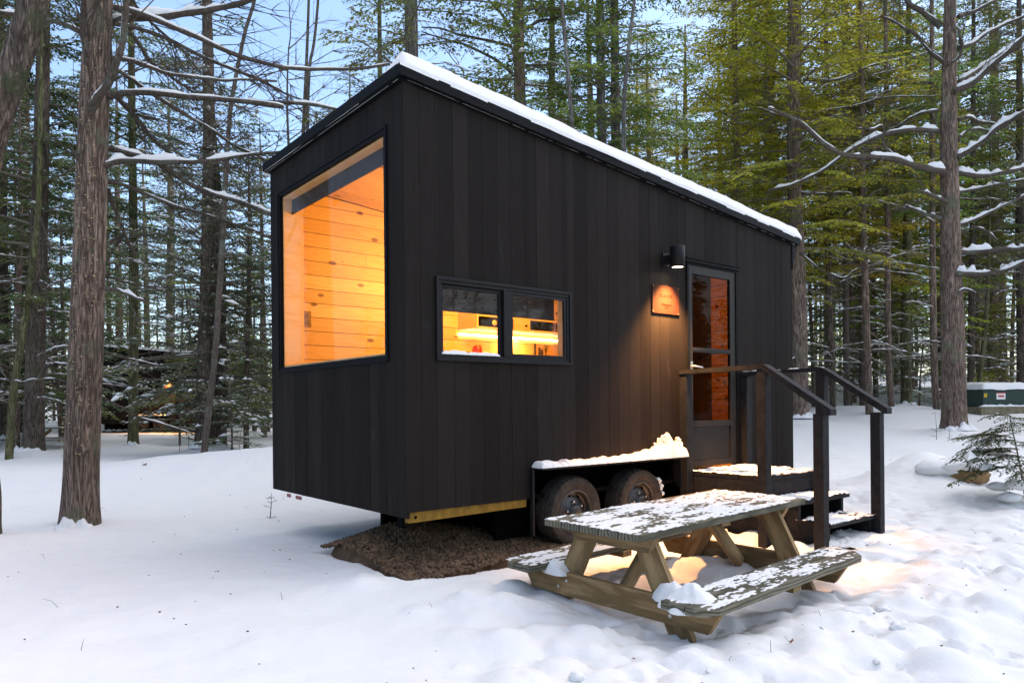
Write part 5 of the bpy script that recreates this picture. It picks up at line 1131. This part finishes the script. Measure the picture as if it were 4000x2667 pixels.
RL = [
 (zR([(1080, 1055), (900, 1015), (780, 975), (600, 962), (460, 945), (330, 870), (180, 740), (0, 665)]), -.2, -1.2, 26, 12, 1.5), (zR([(1050, 805), (850, 798), (700, 830), (580, 880), (480, 940), (330, 1050), (150, 1130), (0, 1165)]), 0, .6, 20, 9, 1.4),
 (zR([(840, 1000), (760, 940), (708, 890), (705, 775), (640, 790), (540, 785)]), -.4, -.3, 10, 6, 1.0), (zR([(1095, 395), (1000, 320), (920, 230), (800, 150), (690, 95)]), 0, .8, 18, 8, .9), (zR([(1060, 160), (950, 75), (870, 30), (820, -30)]), .1, .5, 26, 14, .8),
 (zR([(1140, 560), (1250, 510), (1350, 420), (1480, 310), (1568, 240), (1720, 110)]), -.2, -1.0, 26, 16, 1.7), (zR([(1170, 505), (1300, 420), (1440, 320), (1568, 225), (1700, 120)]), .1, .3, 20, 11, 1.5), (zR([(1150, 968), (1280, 890), (1400, 790), (1500, 730), (1568, 690), (1720, 620)]), -.1, -.8, 26, 16, 1.7),
 (zR([(1160, 1060), (1300, 1077), (1400, 1067), (1568, 1030), (1700, 1010)]), 0, .2, 20, 12, 1.5), (zR([(1150, 1178), (1250, 1162), (1568, 1100), (1700, 1080)]), .1, .5, 13, 7, 1.4), (zR([(1175, 1384), (1300, 1332), (1420, 1270), (1568, 1200), (1690, 1140)]), 0, -.3, 15, 9, 1.6), (zR([(1240, 1385), (1330, 1412), (1410, 1470)]), .2, .4, 11, 5, 1.4),
 (zR([(1155, 1548), (1300, 1540), (1568, 1520), (1700, 1510)]), 0, -.3, 22, 14, 1.6), (zQ([(1285, 468), (1450, 472), (1600, 450), (1742, 390), (1850, 330)]), -.2, -.6, 24, 14, 1.7), (zQ([(1175, 92), (1050, 52), (930, 8)]), -.1, -.2, 17, 9, 1.5), (zR([(1095, 1238), (1010, 1200), (942, 1172)]), -.25, -.2, 16, 11, 1.6),
 (zR([(1165, 298), (1250, 270), (1350, 200), (1568, 100), (1700, 40)]), .1, .6, 18, 9, 1.3), (zR([(1165, 105), (1280, 62), (1400, -5), (1560, -80)]), 0, .2, 16, 9, .9), (zR([(1105, 400), (1150, 365), (1190, 290), (1165, 180)]), -.25, -.2, 14, 9, .6), (zQ([(1290, 605), (1330, 575), (1400, 590), (1430, 615)]), -.2, -.2, 12, 5, 1.2),
 (zR([(1160, 735), (1230, 720), (1290, 745), (1400, 760)]), .1, .4, 13, 6, 1.5), (zR([(1165, 860), (1200, 815), (1300, 790), (1420, 830)]), .1, .4, 12, 5, 1.3), (zR([(1050, 680), (960, 690), (880, 720), (780, 780)]), .1, .6, 13, 5, 1.2),
]
for i, (pts, off, dy, w0, w1, sn) in enumerate(RL): limb(RB, pts, 16 + off, dy, w0, w1, sn, 300 + i, 9 if len(pts) > 3 else 3)
FLr = ROOTS["farleft"]
mb = MB(); rg = np.random.default_rng(8); Pt = np.array(TREES[1][4], float)      # snow along the upper side of the leaning trunk
Q, s = resample(np.array([(at(px - 26, py - 12, 6.25) - FLr.location)[:] for px, py in TREES[1][4][3:6]]), .05); mb.tube(Q, .042 * (1 + .5 * fbm(s * 16, s * 0, 3, 4)), 10); mb.build("snow", M_SNOWB, FLr)
# limbs on the pine behind the cabin and the trunks over the roof
def zT(l): return [(1600 + x * .5952, y * .5952) for x, y in l]
for key, lst in (("roof2", [(zT([(670, 300), (500, 265), (330, 230), (200, 190), (80, 180)]), .1, .6, 13, 5, .2), (zT([(670, 480), (560, 390), (400, 310), (240, 260), (80, 210)]), -.2, .3, 13, 5, .1), (zT([(665, 190), (600, 90), (540, 30), (480, -40)]), .1, .4, 14, 7, .1), (zT([(765, 190), (850, 140), (960, 120), (1040, 70)]), .1, .4, 13, 5, 0), (zT([(765, 430), (900, 425), (1000, 420)]), .1, .4, 12, 5, .5)]),
                 ("rear", [(zR([(160, 730), (100, 715), (40, 700), (-60, 660)]), -.1, -.4, 12, 5, 1.2), (zQ([(215, 320), (300, 395), (400, 460), (520, 495), (580, 450), (650, 420)]), -.2, -.6, 9, 4, 1.2), (zR([(190, 1178), (350, 1190), (480, 1180), (600, 1235)]), -.1, -.5, 10, 4, 1.0), (zR([(230, 485), (400, 492), (540, 445), (660, 395), (900, 345), (1040, 300)]), -.2, -.4, 12, 5, .7), (zR([(180, 690), (330, 680), (560, 640), (720, 597), (1040, 590)]), -.2, -.6, 10, 4, .5), (zR([(330, 165), (420, 110), (500, 80)]), -.8, -.2, 10, 5, .9)])):
    for i, (pts, off, dy, w0, w1, sn) in enumerate(lst): limb(ROOTS[key], pts, ROOTS[key].location.y + off, dy, w0, w1, sn, 500 + i, 8)

# ------------------------------------------------------------------ bare deciduous trees
def bare(seed, Ht, lean=.1, nmain=11, spread=2.2):
    rg = np.random.default_rng(seed); mb = MB()
    def grow(p, d, l, r, lev):
        n = 5; Pn = [p]; dd = d
        for i in range(n): dd = norm(dd + rg.uniform(-.16, .16, 3) + np.array([0, 0, .03])); Pn.append(Pn[-1] + dd * l / n)
        mb.tube(Pn, np.linspace(r, r * .4, n + 1), 5 if lev > 1 else 4, 0, False)
        if lev > 0:
            for j in range(rg.integers(4, 7)):
                k = rg.integers(1, n + 1); a = norm(dd + rg.uniform(-1, 1, 3) * .95); grow(Pn[k], a, l * rg.uniform(.35, .65), max(.0016, r * .45), lev - 1)
    tr_ = [np.array([lean * z * .15 + .05 * math.sin(z + seed), .05 * math.cos(z * .8 + seed), z]) for z in np.linspace(-.2, Ht, 14)]
    mb2 = MB(); mb2.tube(tr_, np.linspace(.10, .02, 14), 10, 0, False)
    for i in range(nmain):
        k = rg.integers(4, 14); a = rg.uniform(0, 6.28); grow(tr_[k], norm(np.array([math.cos(a), math.sin(a), rg.uniform(.1, .9)])), rg.uniform(.5, 1) * spread, .022, 2)
    out = []
    for m_, nm in ((mb2, "trunk"), (mb, "crown")): o = m_.build(nm, M_LIMB if nm == "trunk" else M_TWIG); out.append(o.data); bpy.data.objects.remove(o)
    return out
BAREP = [bare(21, 11), bare(22, 9, -.2), bare(23, 12, .2, 14, 2.6), bare(24, 6, .3, 9, 1.6)]
def trunkp(seed, Ht, r): o = trunk_mesh([(0, 0, -.3), (.02, 0, Ht * .3), (.06, .04, Ht * .6), (.05, 0, Ht)], [r, r * .85, r * .6, r * .12], seed, True, 12, .3).build("trunk", M_BARK); me = o.data; bpy.data.objects.remove(o); return me
TRP = {k: [trunkp(s_, h, r) for s_, r in ((31, .2), (32, .15))] for k, h in (("tall1", 17), ("tall2", 16), ("tall3", 18), ("green1", 17), ("green2", 16), ("sparse", 15), ("dead", 14), ("far1", 17), ("far2", 15))}
for k, h in (("mid1", 8.5), ("mid2", 6.5), ("mid3", 9.5), ("far3", 8)): TRP[k] = [trunkp(41, h, .07), trunkp(42, h, .09)]
TRP["low1"] = [trunkp(43, 3.2, .03)]
PLACED = [(r_.location.x, r_.location.y, 1.0) for r_ in ROOTS.values()]
def plant(kind, x, y, sc=1.0, tint='mid', lab="", group=None, rz=None, cat="tree", dark=1.0):
    z = gz(x, y)
    if kind[0] == 'b' and kind[1:].isdigit():
        root = empty("bare_tree", (x, y, z)); tag(root, lab, cat, group); link("trunk", BAREP[int(kind[1:])][0], root); link("crown", BAREP[int(kind[1:])][1], root)
    else:
        root = empty("hemlock_tree", (x, y, z)); tag(root, lab, cat, group); me, sm = PROTO[kind]; tm = rnd.choice(TRP[kind])
        link("trunk", tm, root); g = GREENS[tint]; v = rnd.uniform(.8, 1.2) * dark; link("crown", me, root, color=(g[0] * v * rnd.uniform(.9, 1.1), g[1] * v, g[2] * v))
        if sm: link("snow_load", sm, root)["kind"] = "stuff"
    root.rotation_euler = (rnd.gauss(0, .015), rnd.gauss(0, .015), rnd.uniform(0, 6.28) if rz is None else rz); root.scale = (sc, sc, sc * rnd.uniform(.92, 1.08)); PLACED.append((x, y, 1)); return root
def clear_ok(x, y, dmin):
    px = CX + x / y * F
    if 3120 < px < 3560 and y < 20.5: return False
    if px >= 3560 and y < 24 and px < 4150: return False
    if 380 < px < 800 and 24.5 < y < 33: return False
    dx, dy = x - CC[0], y - CC[1]; t = dx * CA[0] + dy * CA[1]; s = dx * CB[0] + dy * CB[1]
    if -2.5 < t < L + 2.5 and -2.5 < s < W + 2.6: return False
    return all((x - a) ** 2 + (y - b) ** 2 > (dmin * c) ** 2 for a, b, c in PLACED)
# placed by eye: understorey and fillers that the photo shows
for px, y, kind, sc, tint, lab in [
  (700, 20.5, "low1", 1.1, 'blue', "waist-high snowy hemlock in front of the distant cabin"), (960, 17.2, "mid1", .95, 'blue', "snowy hemlock just left of the cabin front"), (255, 24.5, "mid3", 1.0, 'dark', "snowy hemlock just behind the far picnic table"),
  (240, 22.5, "mid1", 1.05, 'blue', "snowy hemlock beyond the far picnic table"), (60, 19.5, "mid3", 1.05, 'dark', "dusky hemlock by the left edge"), (1030, 23, "mid3", 1.0, 'mid', "loose hemlock far behind the cabin front corner"),
  (905, 15.2, "low1", .75, 'blue', "knee-high hemlock drooping at the foot of the close pair of trunks"), (3180, 23.5, "mid1", .8, 'blue', "snowy understorey hemlock right of the cabin rear"), (3320, 25, "mid3", .8, 'mid', "understorey hemlock behind the handrail posts"),
  (3590, 24.5, "low1", 1.2, 'blue', "small snowy hemlock at the wood edge left of the big right trunk"), (3480, 23.2, "low1", .9, 'blue', "knee-high hemlock at the wood edge beyond the handrail end"), (1960, 13.5, "mid1", .62, 'blue', "young snowy hemlock peeking over the middle of the cabin roof"),
  (3950, 26, "mid3", 1.0, 'mid', "hemlock behind the utility box"), (2900, 19, "green1", .9, 'yellow', "yellow-green hemlock above the rear of the cabin roof"), (3330, 27, "green1", 1.0, 'yellow', "tall yellow-green hemlock between the cabin and the big right trunk"), (2680, 24, "green2", .85, 'olive', "olive hemlock above the low end of the roof"),
  (3060, 24, "green1", 1.0, 'yellow', "bright hemlock behind the straight conifer at the cabin rear"), (3920, 30, "green1", 1.0, 'olive', "olive hemlock at the upper right edge")]:
    p = at(px, 1600, y); plant(kind, p.x, p.y, sc, tint, lab)
# forest fill by zones of the picture's width: (px range, depth range, count, kinds, tints, label, group)
ZONES = [
 (-700, 400, 18, 42, 20, ["tall1", "mid1", "mid3", "tall3", "mid1", "mid3"], ['dark', 'dark', 'blue'], "dark snow-dusted hemlock in the woods at the far left", "hemlocks of the far left woods"),
 (380, 720, 33.5, 46, 12, ["tall1", "mid1", "mid3", "tall3"], ['dark', 'blue', 'mid'], "snow-dusted hemlock in the woods around the distant cabin", "hemlocks round the distant cabin"),
 (700, 1050, 21, 45, 12, ["mid1", "mid2", "mid3", "b0", "b1"], ['blue', 'mid', 'blue'], "low woodland tree in the gap left of the cabin", "trees in the gap left of the cabin"),
 (1080, 1900, 17, 40, 14, ["b0", "b2", "mid3", "b1", "b2", "b0", "sparse"], ['mid', 'olive'], "thin tree against the sky behind the high end of the roof", "trees behind the high end of the roof"),
 (1900, 2600, 19, 40, 10, ["sparse", "b0", "mid3", "tall2", "b2", "sparse"], ['mid', 'mid', 'olive'], "tall conifer standing behind the middle of the roof", "conifers behind the middle of the roof"),
 (2550, 3150, 21, 42, 13, ["green1", "green2", "green2", "b1", "green1", "sparse"], ['olive', 'yellow', 'olive'], "yellow-green hemlock behind the low end of the roof", "hemlocks behind the low end of the roof"),
 (3100, 3640, 22, 46, 16, ["green1", "mid1", "green2", "mid3", "tall1", "mid1", "b2", "green1"], ['olive', 'yellow', 'mid'], "woodland tree beyond the snow clearing left of the big right trunk", "trees beyond the clearing"),
 (3600, 4700, 25, 46, 19, ["green1", "mid1", "tall1", "mid3", "green2", "mid1", "tall3", "b0"], ['olive', 'mid', 'mid'], "woodland tree behind the big right trunk and utility box", "trees behind the utility box"),
]
for a, b, y0, y1, cnt, kinds, tints, lab, grp in ZONES:
    n = 0; tries = 0
    while n < cnt and tries < 900:
        tries += 1; y = y0 + (y1 - y0) * rnd.random() ** .9; px = rnd.uniform(a, b); x = (px - CX) / F * y
        if not clear_ok(x, y, 1.35): continue
        k = kinds[n % len(kinds)]
        if y > 33: k = {"tall1": "far1", "tall3": "far1", "tall2": "far2", "green1": "far1", "green2": "far2", "mid1": "far3", "mid3": "far3", "mid2": "far3"}.get(k, k)
        plant(k, x, y, rnd.uniform(.8, 1.12), rnd.choice(tints), lab, grp); n += 1
# far woods: one mass of simple trees
mb = MB(); sn = MB(); rg = np.random.default_rng(77)
for i in range(520):
    an = rg.uniform(-1.0, .95) if i < 105 else rg.uniform(1.05, 5.2); rr_ = rg.uniform(50, 95) if i < 105 else rg.uniform(30, 70); x = rr_ * math.sin(an); y = rr_ * math.cos(an)
    px = CX + x / max(y, 1) * F
    hs = .5 if i >= 105 else .38 if 700 < px < 1900 else (.62 if 1900 <= px < 2500 else 1)
    z = gz(x, y); Ht = rg.uniform(13, 19) * hs; mb.tube([(x, y, z - .3), (x + .1, y, z + Ht * .5), (x, y, z + Ht)], [.17, .12, .03], 5, 0, False)
    nb_ = 46
    hz_ = rg.uniform(.08, 1, nb_); az = rg.uniform(0, 6.28, nb_); ln = 3.2 * hs ** .5 * (1.08 - hz_) * rg.uniform(.6, 1.1, nb_); c0 = np.stack([x + 0 * az, y + 0 * az, z + Ht * hz_], 1); d = np.stack([np.cos(az), np.sin(az), rg.uniform(-.25, .2, nb_)], 1)
    for rep in range(14):
        q = rg.uniform(.15, 1, nb_)[:, None]; c = c0 + d * ln[:, None] * q + rg.normal(0, .22, (nb_, 3)) * np.array([1, 1, .5]); e = norm(d + rg.normal(0, .6, (nb_, 3)) * np.array([1, 1, .4])); l = rg.uniform(.3, .6, nb_)[:, None]; a_ = norm(np.cross(e, [0, 0, 1.]) + np.array([0, 0, 1]) * rg.uniform(-.4, .4, (nb_, 1))); wv = l * .2
        v = np.stack([c, c + e * l * .5 + a_ * wv, c + e * l, c + e * l * .5 - a_ * wv], 1).reshape(-1, 3); mb.add(v, (np.array([[0, 1, 2, 3]]) + (np.arange(nb_) * 4)[:, None]), 1)
o = mb.build("far_woods", [M_BARKD, M_LEAF], color=(.13, .16, .06)); tag(o, "far wood closing the view behind all the trees", "woods", kind="stuff")
# saplings sticking out of the snow
def sapling(px, py, y, toppx, toppy, lab, seed, w=.007):
    b = at(px, py, y); t = at(toppx, toppy, y); zb = gz(b.x, b.y); root = empty("bare_sapling", (b.x, b.y, zb)); tag(root, lab, "sapling"); rg = np.random.default_rng(seed); h = max(.2, t.z - zb); mb = MB()
    P, s = resample([(0, 0, -.05), ((t.x - b.x) * .4 + .01, 0, h * .5), (t.x - b.x, 0, h)], .05); mb.tube(P, np.linspace(w, w * .3, len(P)), 6, 0, False)
    for i in range(9):
        k = rg.integers(len(P) // 5, len(P) - 1); a = rg.uniform(0, 6.28); l = h * rg.uniform(.12, .4); e = P[k] + np.array([math.cos(a), math.sin(a) * .5, rg.uniform(-.05, .5)]) * l; m_ = (P[k] + e) / 2 + np.array([0, 0, .08 * l]); mb.tube([P[k], m_, e], [w * .4, w * .3, w * .15], 4, 0, False)
        for _ in range(2): f_ = m_ + norm(e - m_ + rg.uniform(-.5, .5, 3) * l) * l * .35; mb.tube([m_, f_], [w * .25, w * .12], 4, 0, False)
    mb.build("stem", M_TWIG, root)
for i, (px, py, y, tx, ty, lab) in enumerate([(3658, 1740, 14.5, 3652, 1605, "bare sapling in the snow just left of the big right trunk"), (3706, 1728, 14.8, 3708, 1690, "tiny bare sprig at the foot of the big right trunk"), (930, 1740, 13.5, 960, 1560, "thin bare sapling left of the cabin front"), (700, 1735, 16, 705, 1560, "bare sapling in front of the distant cabin"), (735, 1712, 17, 742, 1420, "slim upright sapling beside the distant cabin's door"),
   (3610, 1604, 21, 3612, 1380, "bare sapling at the wood edge left of the big right trunk"), (3560, 1606, 21.5, 3552, 1250, "thin bare sapling at the wood edge near the mossy trunk"), (3186, 1600, 20, 3175, 1330, "bare sapling right beside the conifer at the cabin rear"), (3945, 1610, 19.2, 3940, 1150, "bare sapling rising in front of the utility box"), (1052, 1958, 7.6, 1060, 1925, "tiny forked twig in the snow beside the cabin front corner")]):
    sapling(px, py, y, tx, ty, lab, 700 + i)
# the fallen twigs beside the thick trunk
# young hemlock at the right edge
b = at(4015, 1840, 7.4); zb = gz(b.x, b.y); yh = empty("young_hemlock", (b.x, b.y, zb)); tag(yh, "small green hemlock sapling drooping over the snow at the right edge", "sapling")
mb = MB(); wood, leaf, snow = [], [], []; rg = np.random.default_rng(55); tp = at(3935, 1590, 7.4); ht = tp.z - zb; P, s = resample([(0, 0, -.1), ((tp.x - b.x) * .5, 0, ht * .5), (tp.x - b.x, 0, ht)], .04); m2 = MB(); m2.tube(P, np.linspace(.014, .003, len(P)), 8); m2.build("trunk", M_TWIG, yh)
for i in range(34):
    h = .12 + .86 * i / 34; k = int(h * (len(P) - 1)); az = i * 2.4 + rg.uniform(-.5, .5)
    if i % 2 == 0: az = math.pi + rg.uniform(-.8, .8)
    if h < .42 and math.cos(az) < -.1: continue
    Ln = (.24 + .38 * math.sin(math.pi * min(1, h * 1.05)) ** .8) * rg.uniform(.75, 1.1); Bp = branch_path(rg, P[k][2], az, Ln, R(rg.uniform(-4, 18)), .32); Bp[:, :2] += P[k][:2]; mb.tube(Bp, np.linspace(.0045, .0012, len(Bp)), 4, 0, False); bough(rg, Bp, Ln, wood, leaf, snow, .03, .036, .011, .22, 1.0, .26)
pack(wood, mb, 0); pack(leaf, mb, 1); mb.build("crown", [M_TWIG, M_LEAF], yh, color=(.062, .085, .032)); sn = MB(); pack(snow, sn, 0)
for i in range(5): blob(sn, (rg.uniform(-.3, .25), rg.uniform(-.2, .1), rg.uniform(.05, .22)), (.12, .09, .05), i, 2, .3)
sn.build("snow_load", M_SNOWB, yh)["kind"] = "stuff"
